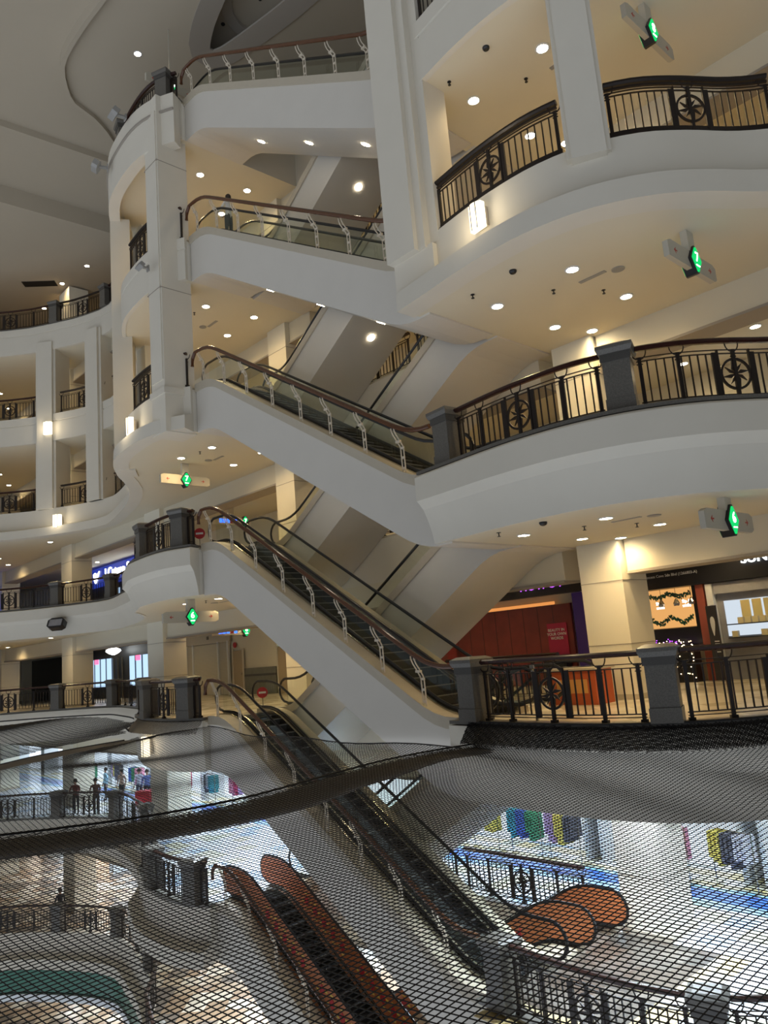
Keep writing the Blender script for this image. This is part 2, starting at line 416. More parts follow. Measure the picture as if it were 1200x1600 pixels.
# ------------------------------------------------------------------ balustrades
PILLAR = MB()
def pillar_mesh():
    b = MB()
    b.box(-.24, .24, -.24, .24, .07, .30); b.box(-.225, .225, -.225, .225, .30, .95)
    b.box(-.235, .235, -.235, .235, .20, .30, 1)
    b.box(-.25, .25, -.25, .25, .95, 1.08, 1)
    # flared cap
    k = len(b.v)
    prof = [(.27, 1.08), (.30, 1.16), (.30, 1.22), (.20, 1.27)]
    for r, z in prof: b.v += [(-r, -r, z), (r, -r, z), (r, r, z), (-r, r, z)]
    for i in range(3):
        for j in range(4): b.f.append((k+4*i+j, k+4*i+(j+1) % 4, k+4*i+4+(j+1) % 4, k+4*i+4+j)); b.m.append(0)
    b.f.append((k+3, k+2, k+1, k)); b.f.append((k+12, k+13, k+14, k+15)); b.m += [0, 0]
    return b.mesh('pillar', [granite, granite2])
pme = pillar_mesh()
def pillar(x, y, z, rz, label):
    o = link('granite_pillar', pme, None, (x, y, z), rz); return tag(o, label, 'pillar', 'granite pillars between balustrades')

bm_ = MB(); bm_.box(-.011, .011, -.011, .011, .14, .86); bal_me = bm_.mesh('baluster', bronze)
bm_ = MB(); bm_.box(-.011, .011, -.011, .011, .14, .86)
def post_mesh():
    b = MB(); b.box(-.03, .03, -.022, .022, .0, .93); b.box(-.05, .05, -.05, .05, .0, .06)
    for s in (-1, 1):
        pts = [(s*(.02+.10*math.sin(t)), 0, .90+.15*(1-math.cos(t))) for t in np.linspace(0, 1.5, 6)]
        b.tube(pts, .012, 5)
    b.box(-.05, .05, -.012, .012, .80, .815)
    return b.mesh('post', bronze)
post_me = post_mesh()
def star_mesh():
    b = MB(); R = .26; cz = .50
    ring = [(R*math.cos(t), 0, cz+R*math.sin(t)) for t in np.linspace(0, 2*PI, 25)[:-1]]
    # ring as flat band
    for rr in (R,):
        n = 24
        k = len(b.v)
        for i in range(n):
            t = 2*PI*i/n
            for r2, y in ((rr-.02, -.015), (rr+.02, -.015), (rr+.02, .015), (rr-.02, .015)):
                b.v.append((r2*math.cos(t), y, cz+r2*math.sin(t)))
        for i in range(n):
            for j in range(4):
                b.f.append((k+4*i+j, k+4*i+(j+1) % 4, k+4*((i+1) % n)+(j+1) % 4, k+4*((i+1) % n)+j)); b.m.append(0)
    # eight-point star: each point a slim kite with one half solid
    for i in range(8):
        t = PI/8*2*i+.2; L = R-.01 if i % 2 == 0 else R*.85; w = .052 if i % 2 == 0 else .04
        c, s = math.cos(t), math.sin(t)
        tip = (L*c, cz+L*s); mid = (.10*c-w*s, cz+.10*s+w*c); m2 = (.10*c+w*.25*s, cz+.10*s-w*.25*c)
        b.xz([(0, cz), mid, tip, m2], -.012, .012)
    b.box(-.30, -.27, -.02, .02, .10, .93); b.box(.27, .30, -.02, .02, .10, .93)
    return b.mesh('star_medallion', bronze)
star_me = star_mesh()
widepost = MB(); widepost.box(-.045, .045, -.02, .02, .1, .88); wide_me = widepost.mesh('panel_post', bronze)

def arclen(path):
    L = [0]
    for i in range(1, len(path)): L.append(L[-1]+math.hypot(path[i][0]-path[i-1][0], path[i][1]-path[i-1][1]))
    return L
def at_len(path, L, s):
    s = max(0, min(L[-1], s))
    for i in range(1, len(L)):
        if s <= L[i]+1e-9:
            t = (s-L[i-1])/max(1e-9, L[i]-L[i-1])
            x = path[i-1][0]+(path[i][0]-path[i-1][0])*t; y = path[i-1][1]+(path[i][1]-path[i-1][1])*t
            return x, y, math.atan2(path[i][1]-path[i-1][1], path[i][0]-path[i-1][0])
def near_len(path, L, q):
    k = min(range(len(path)), key=lambda i: (path[i][0]-q[0])**2+(path[i][1]-q[1])**2)
    best = (1e9, L[k])
    for i in (k-1, k):
        if i < 0 or i+1 >= len(path): continue
        ax, ay = path[i]; bx, by = path[i+1]; l2 = (bx-ax)**2+(by-ay)**2
        t = max(0, min(1, ((q[0]-ax)*(bx-ax)+(q[1]-ay)*(by-ay))/max(l2, 1e-9)))
        dx = ax+t*(bx-ax)-q[0]; dy = ay+t*(by-ay)-q[1]; dd = dx*dx+dy*dy
        if dd < best[0]: best = (dd, L[i]+t*(L[i+1]-L[i]))
    return best[1]
def balustrade(path, s0, s1, z, label, group, gap=.145, star=True, nb=True, rail=wood, heavy=False):
    L = arclen(path); n = max(2, int((s1-s0)/.22)); pts = [at_len(path, L, s0+(s1-s0)*i/n) for i in range(n+1)]
    mid = at_len(path, L, (s0+s1)/2)
    ox, oy = pts[0][0], pts[0][1]
    t = thing('balustrade', label, 'balustrade', (ox, oy, z), 0, group)
    P = [(p[0]-ox, p[1]-oy) for p in pts]
    b = MB(); b.tube([(x, y, 1.09) for x, y in P], .05, 8, rx=.075); b.build('top_rail', rail, t, smooth=True)
    b = MB(); b.tube([(x, y, .925) for x, y in P], .010, 4, rx=.02); b.tube([(x, y, .86) for x, y in P], .012, 4, rx=.02); b.build('upper_rail', bronze, t)
    b = MB(); b.tube([(x, y, .14) for x, y in P], .014, 4, rx=.022); b.tube([(x, y, .09) for x, y in P], .05 if heavy else .010, 4, rx=.03 if heavy else .02); b.build('bottom_rail', bronze, t)
    if heavy:
        b = MB(); b.tube([(x, y, .99) for x, y in P], .03, 4, rx=.03); b.build('middle_rail', bronze, t)
    len_ = s1-s0
    def put(name, me, s, zz=0):
        x, y, a = at_len(path, L, s); return link(name, me, t, (x-ox, y-oy, zz), a)
    sm = (s0+s1)/2
    wide = .34 if (star and len_ > 1.3) else 0
    if wide:
        put('star_medallion', star_me, sm); put('panel_post', wide_me, sm-.34); put('panel_post', wide_me, sm+.34)
    posts = []
    ns = max(1, round((len_/2-wide)/.85))
    for sg in (-1, 1):
        for i in range(1, ns+1):
            s = sm+sg*(wide+(len_/2-wide)*i/ns*(.96))
            posts.append(s); put('post', post_me, s)
    if wide: put('post', post_me, sm)
    k = int(len_/gap)
    for i in range(k+1):
        s = s0+.03+(len_-.06)*i/k
        if wide and abs(s-sm) < .40: continue
        if any(abs(s-q) < .045 for q in posts): continue
        put('baluster', bal_me, s)
    return t

PR = [(1.41, 15.15), (4.18, 12.5), (7.9, 12.2), (10.6, 10.3)]
PL = [(-16.6, 38.25), (-13.3, 37.0), (-10.6, 32.6), (-8.05, 24.75), (-6.15, 22.95)]
leftp = leftlow
LR, LL = arclen(rbp), arclen(leftp)
sR = [near_len(rbp, LR, q) for q in PR]
sL = [near_len(leftp, LL, q) for q in PL]
sFar0 = near_len(leftp, LL, (-21.6, 38.7)); sFar00 = near_len(leftp, LL, (-27, 37.2))
def rot_at(path, L, s): return at_len(path, L, s)[2]
ORD = ['nearest the escalator foot', 'at the bulge of the walkway', 'towards the right edge', 'beyond the right edge']
def ins(path, off=-.02):
    out = []
    for i, p in enumerate(path):
        nx, ny = pnorm(path, i); out.append((p[0]+nx*off, p[1]+ny*off))
    return out
for lv, z in LEV.items():
    leftp = left_of(lv); LL = arclen(leftp)
    if lv >= 8: PL[3] = (-8.35, 25.1)
    sL = [near_len(leftp, LL, q) for q in PL]
    w = WORD[lv]; gp = 'balustrades of level %s' % w
    gran = lv in (4, 5, 6, 7)
    if lv <= 9:
        # right walkway
        if gran:
            for i in range(3):
                if lv == 4 and i < 0: continue
                x, y, a = at_len(rbp, LR, sR[i]); pillar(x, y, z, a, 'grey granite pillar on the right walkway of level %s, %s' % (w, ORD[i]))
        e = .30 if gran else .42
        for i in range(2):
            if lv == 9 and i: continue
            balustrade(rbp, sR[i]+e, sR[i+1]-e, z+(.06 if gran else .04), 'bronze balustrade with star medallion, right walkway of level %s, %s' % (w, ['left of second upright', 'reaching right edge'][i]), gp, gap=.14, rail=wood if gran else bronze, heavy=not gran)
        if lv in (6, 7, 8):
            balustrade(rbp, sR[2]+e, sR[2]+2.2, z+.06, 'dark bronze balustrade of level %s running out past the right edge' % w, gp, gap=.14)
    # left block
    e = .28 if gran or lv == 10 else .5
    if gran or lv == 10:
        for i, nm in ((4, 'at the top of the escalator, left landing'), (3, 'on the rounded corner of the left block'), (2, 'in the recess behind the left block'), (1, 'right part of the far walkway'), (0, 'left part of the far walkway')):
            x, y, a = at_len(leftp, LL, sL[i]); pillar(x, y, z, a, 'grey granite pillar of level %s, %s' % (w, nm))
    q4 = sL[4]-(.25 if not gran and lv != 10 else 0)
    hv = dict(rail=wood if gran or lv == 10 else bronze, heavy=not gran and lv != 10)
    balustrade(leftp, sL[3]+e, q4-e, z+.06, 'dark balustrade on the left block of level %s, facing the atrium' % w, gp, gap=.12, **hv)
    balustrade(leftp, sL[4]+.26, LL[-1]-.16, z+.06, 'short black balustrade between pillar and escalator, left landing of level %s' % w, gp, gap=.12, star=False)
    balustrade(leftp, sL[2]+e, sL[3]-(e if gran or lv == 10 else 2.2), z+.06, 'dark balustrade running back behind the left block on level %s' % w, gp, gap=.3)
    balustrade(leftp, sL[1]+e, sL[2]-e, z+.06, 'dark balustrade in the corner of the far walkway on level %s' % w, gp, gap=.2)
    balustrade(leftp, sL[0]+.3, sL[1]-.3, z+.06, 'dark balustrade between the two far uprights on level %s' % w, gp, gap=.16, rail=bronze if lv > 7 else wood)
    balustrade(leftp, sFar0, sL[0]-.3, z+.06, 'dark balustrade of level %s at the left edge of the far walkway' % w, gp, gap=.16)
    balustrade(leftp, sFar00, sFar0-.2, z+.06, 'dark balustrade of level %s running out past the left edge' % w, gp, gap=.3)
    # along the back of the escalator void
    if lv <= 9:
        vp = [G(.9, 4.52), G(4.55, 4.52)]; vq = [G(4.85, 4.52), G(8.6, 4.52)]
        balustrade(vp, 0, 3.65, z, 'dark balustrade behind the escalators on level %s, left half' % w, gp, gap=.15)
        balustrade(vq, 0, 3.75, z, 'dark balustrade behind the escalators on level %s, right half' % w, gp, gap=.15)

leftp = leftlow
# ------------------------------------------------------------------ escalators
def sm(t): return t*t*(3-2*t)
A0, A1 = .55, 8.75
def hE(a):       # floor line, high on the left
    if a <= A0-.5: return 5.
    if a >= A1+.5: return 0.
    s = 5/(A1-A0)
    if a < A0+.5: u = (a-A0+.5); return 5-s*u*u/2
    if a > A1-.5: u = (A1+.5-a); return s*u*u/2
    return 5-s*(a-A0)
def hX(a): return hE(9.3-a)
def make_escalator(name, label, h, wood_rail, boards=False, group='escalators', lamps=2, rise=1):
    t = thing(name, label, 'escalator', (0, 0, 0), RZ, group)
    aa = list(np.arange(-.3, 9.61, .3)); aa[-1] = 9.6
    bot = []
    for a in aa:
        hh = h(a)-TH-.04
        bot.append(hh)
    # cladding body
    b = MB()
    for (n0, n1, top) in ((-.12, .14, -.12), (.14, 1.86, -.42), (1.86, 2.02, -.12)):
        poly = [(a, h(a)+top) for a in aa]+[(a, z) for a, z in zip(aa[::-1], bot[::-1])]
        b.xz(poly, n0, n1)
    b.build('truss_cladding', truss, t)
    # beige curb and steel skirts
    b = MB()
    for n0, n1 in ((-.17, .22), (1.78, 2.06)):
        poly = [(a, h(a)+.10) for a in aa]+[(a, h(a)-.14) for a in aa[::-1]]
        b.xz(poly, n0, n1)
    b.build('curb', curbm, t)
    b = MB()
    for n0, n1 in ((.22, .50), (1.50, 1.78)):
        poly = [(a, h(a)+.13) for a in aa]+[(a, h(a)-.2) for a in aa[::-1]]
        b.xz(poly, n0, n1)
    b.build('steel_skirt', steel, t)
    # steps
    sme = MB(); sme.box(-.19, .19, .5, 1.5, -.22, 0); sme.box(-.195, -.17, .5, 1.5, -.02, .004, 1); sme.box(.17, .195, .5, 1.5, -.02, .004, 1)
    for k in range(12): sme.box(-.19, .19, .53+k*.08, .545+k*.08, 0, .01)
    sme = sme.mesh('step', [stepm, stepedge])
    a = -.1; 
    while a < 9.5:
        link('step', sme, t, (a, 0, h(a)-.04)); 
        a += .38 if (h(a) > 4.9 or h(a) < .1) else .33
    # handrails (closed loops round rounded newels) and glass
    for sgn, nn in ((0, .36), (1, 1.64)):
        lo, hi = -.75, 10.05
        top = [(a, nn, h(a)+.92) for a in np.arange(-.35, 9.66, .25)]
        r = .36
        endR = [(9.65+r*math.sin(t2), nn, h(9.6)+.92-r+r*math.cos(t2)) for t2 in np.linspace(.25, PI, 8)]
        botm = [(a, nn, h(a)+.17) for a in np.arange(9.6, -.36, -.3)]
        endL = [(-.35-r*math.sin(t2), nn, h(-.3)+.92-r-r*math.cos(t2)) for t2 in np.linspace(0, PI-.25, 8)]
        b = MB(); b.tube(top+endR+botm+endL, .028, 6, rx=.042, closed=True); b.build('handrail', rubber, t, smooth=True)
        if boards:
            pl = [(a, h(a)+.90) for a in np.arange(-.35, 9.66, .25)]+[(9.65+r*math.sin(t2), h(9.6)+.92-r+r*math.cos(t2)) for t2 in np.linspace(.25, PI, 8)]
            pl += [(a, h(a)+.19) for a in np.arange(9.6, -.36, -.3)]+[(-.35-r*math.sin(t2), h(-.3)+.92-r-r*math.cos(t2)) for t2 in np.linspace(0, PI-.25, 8)]
            b = MB(); b.xz(pl, nn-.02, nn+.02)
            bo = b.build('advertising_board', board, t)
            # rows of red diamonds outlined in yellow, too small to read as words
            m1, m2 = MB(), MB()
            for k in range(11):
                a = 1.5+k*.36; zz = h(a)+.55
                if k == 5: continue
                for q in (m1,):
                    q.xz([(a-.11, zz), (a, zz-.14), (a+.11, zz), (a, zz+.14)], nn-.034, nn+.034)
                for (u, v) in ((-.15, .0), (.0, .19), (.15, .0), (0, -.19)):
                    m2.xz([(a+u-.05, zz+v-.02), (a+u+.05, zz+v-.035), (a+u+.05, zz+v+.0), (a+u-.05, zz+v+.02)], nn-.03, nn+.03)
            for k in range(7):
                a = 6.2+k*.3; zz = h(a)+.5
                m1.xz([(a-.02, zz-.15), (a+.02, zz-.15), (a+.06, zz+.15), (a+.02, zz+.15)], nn-.03, nn+.03)
                m1.xz([(a-.08, zz+.02), (a+.12, zz-.02), (a+.12, zz+.02), (a-.08, zz+.06)], nn-.03, nn+.03)
            m1.build('red_printing', redp, bo); m2.build('yellow_printing', yelp, bo)
        else:
            e = -.3
            while e < 9.5:
                e2 = min(e+1.24, 9.6); xs = list(np.linspace(e+.006, e2-.006, 5))
                b = MB(); b.xz([(x, h(x)+.12) for x in xs]+[(x, h(x)+.90) for x in xs[::-1]], nn-.006, nn+.006)
                b.build('glass_panel', glass, t); e = e2
    if wood_rail:
        pts = [(-.34, -.2, h(-.3)+.70), (-.30, -.2, h(-.3)+.95)] if h(0) > 4 else []
        pts += [(a, -.2, h(a)+1.10) for a in np.arange(-.15, 9.5, .25)]
        b = MB(); b.tube(pts, .055, 10, rx=.055); b.build('guard_rail', escwood, t, smooth=True)
        bk = MB()
        for dx in (-.045, .045):
            bk.tube([(dx, -.10, .05), (dx-.01, -.10, .55), (dx-.03, -.10, .66), (dx-.10, -.12, .80), (dx-.16, -.15, .92), (dx-.17, -.19, 1.02), (dx-.17, -.2, 1.09)], .016, 5)
        for zz in (.12, .36, .58): bk.box(-.05, .05, -.112, -.088, zz, zz+.05)
        bk.box(-.16, -.02, -.15, -.09, .74, .79)
        bme = bk.mesh('rail_bracket', cream_metal)
        for a in (.15, 1.3, 2.45, 3.65, 4.85, 6.0, 7.2, 8.4):
            o = link('rail_bracket', bme, t, (a, 0, h(a)+.05))
    # downlights let into the underside
    for k in range(lamps):
        a = 2.4+k*2.3 if lamps > 1 else 4.2
        zz = h(a)-TH-.05; 
        sl = math.atan2(h(a+.1)-h(a-.1), .2)
        b = MB(); b.lathe([(.11, -.012), (.11, .0)], 14)
        o = b.build('soffit_lamp', lampE, t, (a, .95, zz)); o.rotation_euler = (0, -sl, 0)
    return t

eE = make_escalator('escalator', 'x', hE, True, lamps=3)
eX = make_escalator('escalator', 'x', hX, False, lamps=1)
eEb = make_escalator('escalator', 'x', hE, True, boards=True, lamps=0)
eXb = make_escalator('escalator', 'x', hX, False, boards=True, lamps=0)
XN = 2.3
def place(o, zlow, n, label, first):
    p = G(0, n)
    if first: o.location = (p[0], p[1], zlow); o['label'] = label; return o
    return dup(o, None, (p[0], p[1], zlow), RZ, label)
place(eE, 0, 0, 'escalator with brown guard rail from level seven down to the level six pillar', True)
place(eE, 5, 0, 'escalator with brown guard rail from level eight down to level seven, beside the star balustrade', False)
place(eE, 10, 0, 'escalator from level nine down to level eight with a person in white on it', False)
place(eE, 15, 0, 'topmost escalator with brown guard rail, between tower top and big corner column', False)
place(eE, -5, 0, 'escalator with brown guard rail passing down through the safety net to level five', False)
place(eEb, -10, 0, 'escalator with orange advertising boards below the net, going down from level five', True)
place(eX, 5, XN, 'rear escalator with white underside rising from level seven to level eight', True)
place(eX, 0, XN, 'rear escalator with white underside rising from level six to level seven', False)
place(eX, 10, XN, 'rear escalator with white underside rising from level eight to level nine', False)
place(eX, 15, XN, 'topmost rear escalator rising from level nine to level ten', False)
place(eX, -5, XN, 'rear escalator rising to level six, seen through the net', False)
place(eXb, -10, XN, 'rear escalator with orange boards arriving at level five on the right, below the net', True)

# ------------------------------------------------------------------ downlights
dl = MB(); 
def ring_mesh():
    b = MB(); n = 16; k = 0
    prof = [(.15, 0), (.155, -.012), (.12, -.018), (.115, 0)]
    for r, z in prof:
        for j in range(n): b.v.append((r*math.cos(2*PI*j/n), r*math.sin(2*PI*j/n), z))
    for i in range(3):
        for j in range(n): b.f.append((i*n+j, i*n+(j+1) % n, (i+1)*n+(j+1) % n, (i+1)*n+j)); b.m.append(0)
    return b.mesh('trim_ring', whitep)
ring_me = ring_mesh()
b = MB(); b.lathe([(.115, -.012), (.115, -.004)], 16); disc_me = b.mesh('lamp_disc', lampE)
b = MB(); b.lathe([(.115, -.012), (.115, -.004)], 16); disc_w = b.mesh('lamp_disc', lampW)
WARM = (1, .71, .33); COOL = (.72, .86, 1)
ld_cache = {}
def spot_data(e, col, size):
    k = (e, col, size)
    if k not in ld_cache:
        d = bpy.data.lights.new('lamp_light', 'SPOT'); d.energy = e; d.color = col; d.spot_size = size; d.spot_blend = .9; d.shadow_soft_size = .1
        ld_cache[k] = d
    return ld_cache[k]
def downlight(x, y, z, label, e=55, cool=False, size=2.7, group='recessed ceiling downlights', lit=True):
    t = thing('downlight', label, 'ceiling light', (x, y, z), 0, group)
    link('trim_ring', ring_me, t); link('lamp_disc', disc_w if cool else disc_me, t)
    if lit: link('lamp_light', spot_data(e, COOL if cool else WARM, size), t, (0, 0, -.05))
RG = [(2.8, 15.55, 'nearest the escalators'), (4.1, 14.15, 'nearest the atrium edge'), (5.6, 15.6, 'furthest right of its five'), (4.33, 16.95, 'in front of the square column, left'), (5.3, 17.35, 'at the corner of the square column')]
LG = [(-5.5, 24.6, 'beside the escalator head'), (-6.8, 25.6, 'towards the rounded corner'), (-5.3, 27.1, 'furthest back'), (-4.05, 25.75, 'closest to the rear escalator')]
FG = [(-17.65, 39.9), (-22.4, 43.9), (-23.2, 46.6), (-16.2, 43.6), (-18.5, 48.6), (-12.3, 40), (-26.5, 52)]
for lv in (6, 7, 8, 9, 10):
    z = LEV[lv]+5-TH if lv < 10 else 24.6
    w = WORD[lv]
    if lv <= 8:
        for x, y, s in RG: downlight(x, y, z, 'round downlight over level %s, right of the escalators, %s' % (w, s), 75)
        for a, n in ((11.2, 8.3), (13.5, 7.4)):
            p = G(a, n); downlight(p[0], p[1], z, 'round downlight over level %s before the right-hand shops, %s' % (w, 'left one' if a < 12 else 'right one'), 75)
        for a, n in ():
            p = G(a, n); downlight(p[0], p[1], z, 'round downlight over the right walkway of level %s beyond the hanging sign, %s' % (w, 'nearer the edge' if n < 2 else 'nearer the beam'), 75)
    if lv < 10:
        for x, y, s in LG: downlight(x, y, z, 'round downlight over level %s on the left landing, %s' % (w, s), 65 if lv < 10 else 20)
        if lv < 10:
            for i, a in enumerate((-11, -8, -5, -2.5, .6, 3.4, 6.6)):
                p = G(a, 7.0 if i % 2 else 6.2); downlight(p[0], p[1], z, 'round downlight over level %s in the rear corridor, %s in line from the left' % (w, ['first', 'second', 'third', 'fourth', 'fifth', 'sixth', 'seventh'][i]), 70)
    if lv < 10:
        for i, (x, y) in enumerate(FG): downlight(x, y, z, 'round downlight over the far walkway of level %s, %s' % (w, ['in front of the bend column', 'left of the bend column', 'back left', 'right of the bend column', 'back right', 'above the recess corner', 'furthest away'][i]), 75)
for i, (x, y) in enumerate(((-17.3, 40.8), (-15.2, 39.1), (-17.95, 42.4), (-19.6, 43.6))):
    downlight(x, y, 23.7, 'round downlight in the roof over the far end of level ten, %s' % ['third from left', 'rightmost', 'second from left', 'leftmost'][i], 60)
downlight(-7.9, 25.6, 24.6, 'bright downlight in the dark roof above the tower', 60)
# cool white shop lighting on the lower levels
for lv in (5, 4, 3):
    z = (LEV[lv] if lv > 3 else -15)+5-TH
    for i, a in enumerate((-30, -25, -20, -15.5, -10.5, -6, -2, 2, 5.5, 9, 12.5, 16)):
        for n in ((8.0, 6.0) if lv == 5 else (7.4,)):
            p = G(a, n); downlight(p[0], p[1], z, 'cool white downlight over the level %s shops, under the walkway above' % WORD[lv], 340 if n == 8 else (340 if lv == 5 else 600), True)
    if lv > 3:
        for x, y, s in RG+LG: downlight(x, y, z, 'cool white downlight under the level %s slab, %s' % (WORD[lv+1], s), 420, True)

# ------------------------------------------------------------------ hanging level signs
def level_sign(x, y, z, ztop, num, label, ztilt=0, info=False, sw=.13):
    t = thing('hanging_sign', label, 'sign', (x, y, z), RZ+PI/2, 'hanging level signs')   # local x runs along n, local -y faces +a
    h = .17; L = .95
    b = MB(); b.xz([(-L, -h), (-L, h*.7), (-L+.12, h), (L-.12, h), (L, h*.7), (L, -h*.7), (L-.1, -h), (-L+.1, -h)], -.05, .05)
    b.build('sign_board', signm, t)
    b = MB(); b.box(-sw, sw, -sw/2, sw/2, h, ztop-z); b.build('stem', signm, t)
    X = 0 if not info else .72
    b = MB(); hx = [(X-.21, 0), (X-.03, -.27), (X+.03, -.27), (X+.21, 0), (X+.03, .27), (X-.03, .27)]
    b.xz(hx, -.11, .11); b.build('number_box', blackp, t)
    gx = [(X+(p[0]-X)*.88, p[1]*.88) for p in hx]
    b = MB(); b.xz(gx, -.122, .122); gl = b.build('number_panel', greenE, t)
    for s in (-1, 1):
        r = (PI/2, 0, 0) if s < 0 else (PI/2, 0, PI)
        text('number', num, .26, whiteE, gl, (X, s*.126, .035), r, .004)
        b = MB(); b.box(X-.07, X+.07, s*.126-.004, s*.126+.004, -.135, -.115); b.build('underline', whiteE, gl)
    if not info:
        b = MB()
        for sx in (-1, 1):
            for sy in (-.054, .050):
                c = sx*.68
                b.xz([(c+sx*.06, 0), (c-sx*.01, .06), (c+sx*.01, .01), (c-sx*.06, .012), (c-sx*.06, -.012), (c+sx*.01, -.01), (c-sx*.01, -.06)], sy, sy+.004)
        b.build('arrow', signred, t)
    else:
        for k in range(6):
            b = MB(); b.box(-.62+k*.19, -.47+k*.19, -.056, .056, -.09, .09)
            b.build('pictogram', [blueE, redp, whitep][0 if k < 3 else (1 if k == 3 else (0 if k == 4 else 2))], t)
    return t
level_sign(5.8, 12.98, 3.2, 3.6, '6', 'hanging sign with a green 6 above the right walkway')
level_sign(5.96, 13.1, 8.02, 8.6, '7', 'hanging sign with a green 7 under the right-hand soffit')
level_sign(5.96, 13.3, 13.0, 13.6, '8', 'hanging sign with a green 8 in the top right corner')
level_sign(-6.25, 24.0, 3.05, 3.6, '6', 'hanging sign with a green 6 under the left landing')
level_sign(-6.9, 26.4, 8.0, 8.6, '7', 'hanging sign with a green 7 under the left block, near the wall sconce')
level_sign(-7.0, 33.4, 2.9, 3.6, '6', 'hanging direction sign with blue pictograms and a green 6 in the left corridor', info=True)
level_sign(-7.0, 34.5, 7.9, 8.6, '7', 'hanging direction sign with blue pictograms and a green 7 behind the escalator head', info=True)
p = G(-2.2, -.6)
level_sign(-6.45, 24.6, 22.2, 24.6, '10', 'hanging sign seen edge-on above the tower top pillar', sw=.02)

# ------------------------------------------------------------------ sconces and floodlights
def sconce(x, y, z, ang, label, s=1):
    t = thing('wall_sconce', label, 'wall light', (x, y, z), ang, 'glowing wall sconces')
    b = MB(); b.box(-.14*s, .14*s, .0, .1*s, -.2*s, .2*s); b.build('back_plate', cream_metal, t)
    n = 7; pl = [(-.17*s+.34*s*i/n, -(.10+.07*math.sin(PI*i/n))*s) for i in range(n+1)]
    b = MB(); b.prism(pl+[(.17*s, 0), (-.17*s, 0)], -.26*s, .26*s); b.build('glass_shade', sconceE, t, smooth=False)
    b = MB()
    for i in (2, 5): b.box(pl[i][0]-.006, pl[i][0]+.006, pl[i][1]-.012, pl[i][1]+.01, -.27*s, .27*s)
    b.build('shade_bar', blackp, t)
    l = bpy.data.lights.new('sconce_light', 'POINT'); l.energy = 14; l.color = (1, .85, .6); l.shadow_soft_size = .15
    link('sconce_light', l, t, (0, -.35, 0))
sconce(2.30, 13.62, 9.55, -.92, 'curved glowing sconce on the right-hand fascia below the level eight balustrade')
sconce(-7.95, 24.02, 9.35, -.9, 'glowing sconce on the rounded fascia of the left block below level eight', 1.05)
sconce(-10.95, 33.6, 9.35, -1.0, 'glowing sconce on the curved fascia in the recess behind the left block', 1.25)
sconce(-16.9, 38.05, 14.2, -.1, 'glowing sconce on the far pilaster, upper of two', 1.25)
sconce(-16.35, 37.85, 9.25, -.15, 'glowing sconce on the far fascia, lower of two', 1.25)
sconce(-7.78, 24.25, -.75, -.9, 'glowing sconce seen through the net on the left block below level six', 1.1)

def flood(x, y, z, ang, label, m, tilt=-.5, s=1):
    t = thing('floodlight', label, 'floodlight', (x, y, z), ang, 'floodlights')
    b = MB(); b.box(-.06*s, .06*s, -.3*s, 0, -.03, .03); b.box(-.1*s, .1*s, -.02, .02, -.1, .1); b.build('arm', m, t)
    b = MB(); b.xz([(-.26*s, -.1*s), (-.16*s, -.17*s), (.16*s, -.17*s), (.26*s, -.1*s), (.26*s, .1*s), (.16*s, .17*s), (-.16*s, .17*s), (-.26*s, .1*s)], -.1*s, .1*s)
    hd = b.build('lamp_head', m, t, (0, -.38*s, 0)); hd.rotation_euler = (tilt, 0, 0)
    b = MB(); b.box(-.2*s, .2*s, -.11*s, -.1*s, -.11*s, .11*s); g = b.build('lens', marb, hd)
floodgrey = mat('floodlight_grey', (.30, .29, .27), .4)
flood(-7.65, 23.2, 20.0, -.9, 'grey floodlight on the tower top fascia, upper of two', floodgrey)
flood(-8.75, 24.5, 19.1, -1.2, 'grey floodlight sticking out left of the tower, lower of two', floodgrey)
pp = G(9.5, -.85); flood(pp[0], pp[1], 17.4, RZ, 'small hexagonal floodlight on the big corner column', floodgrey, s=.7)
flood(-6.75, 22.3, 13.9, -.8, 'small floodlight on the tower beside the level nine balcony', floodgrey, s=.7)
flood(-16.2, 38.05, 4.1, -.1, 'black floodlight box under the far level seven walkway', blackp, s=1.6)

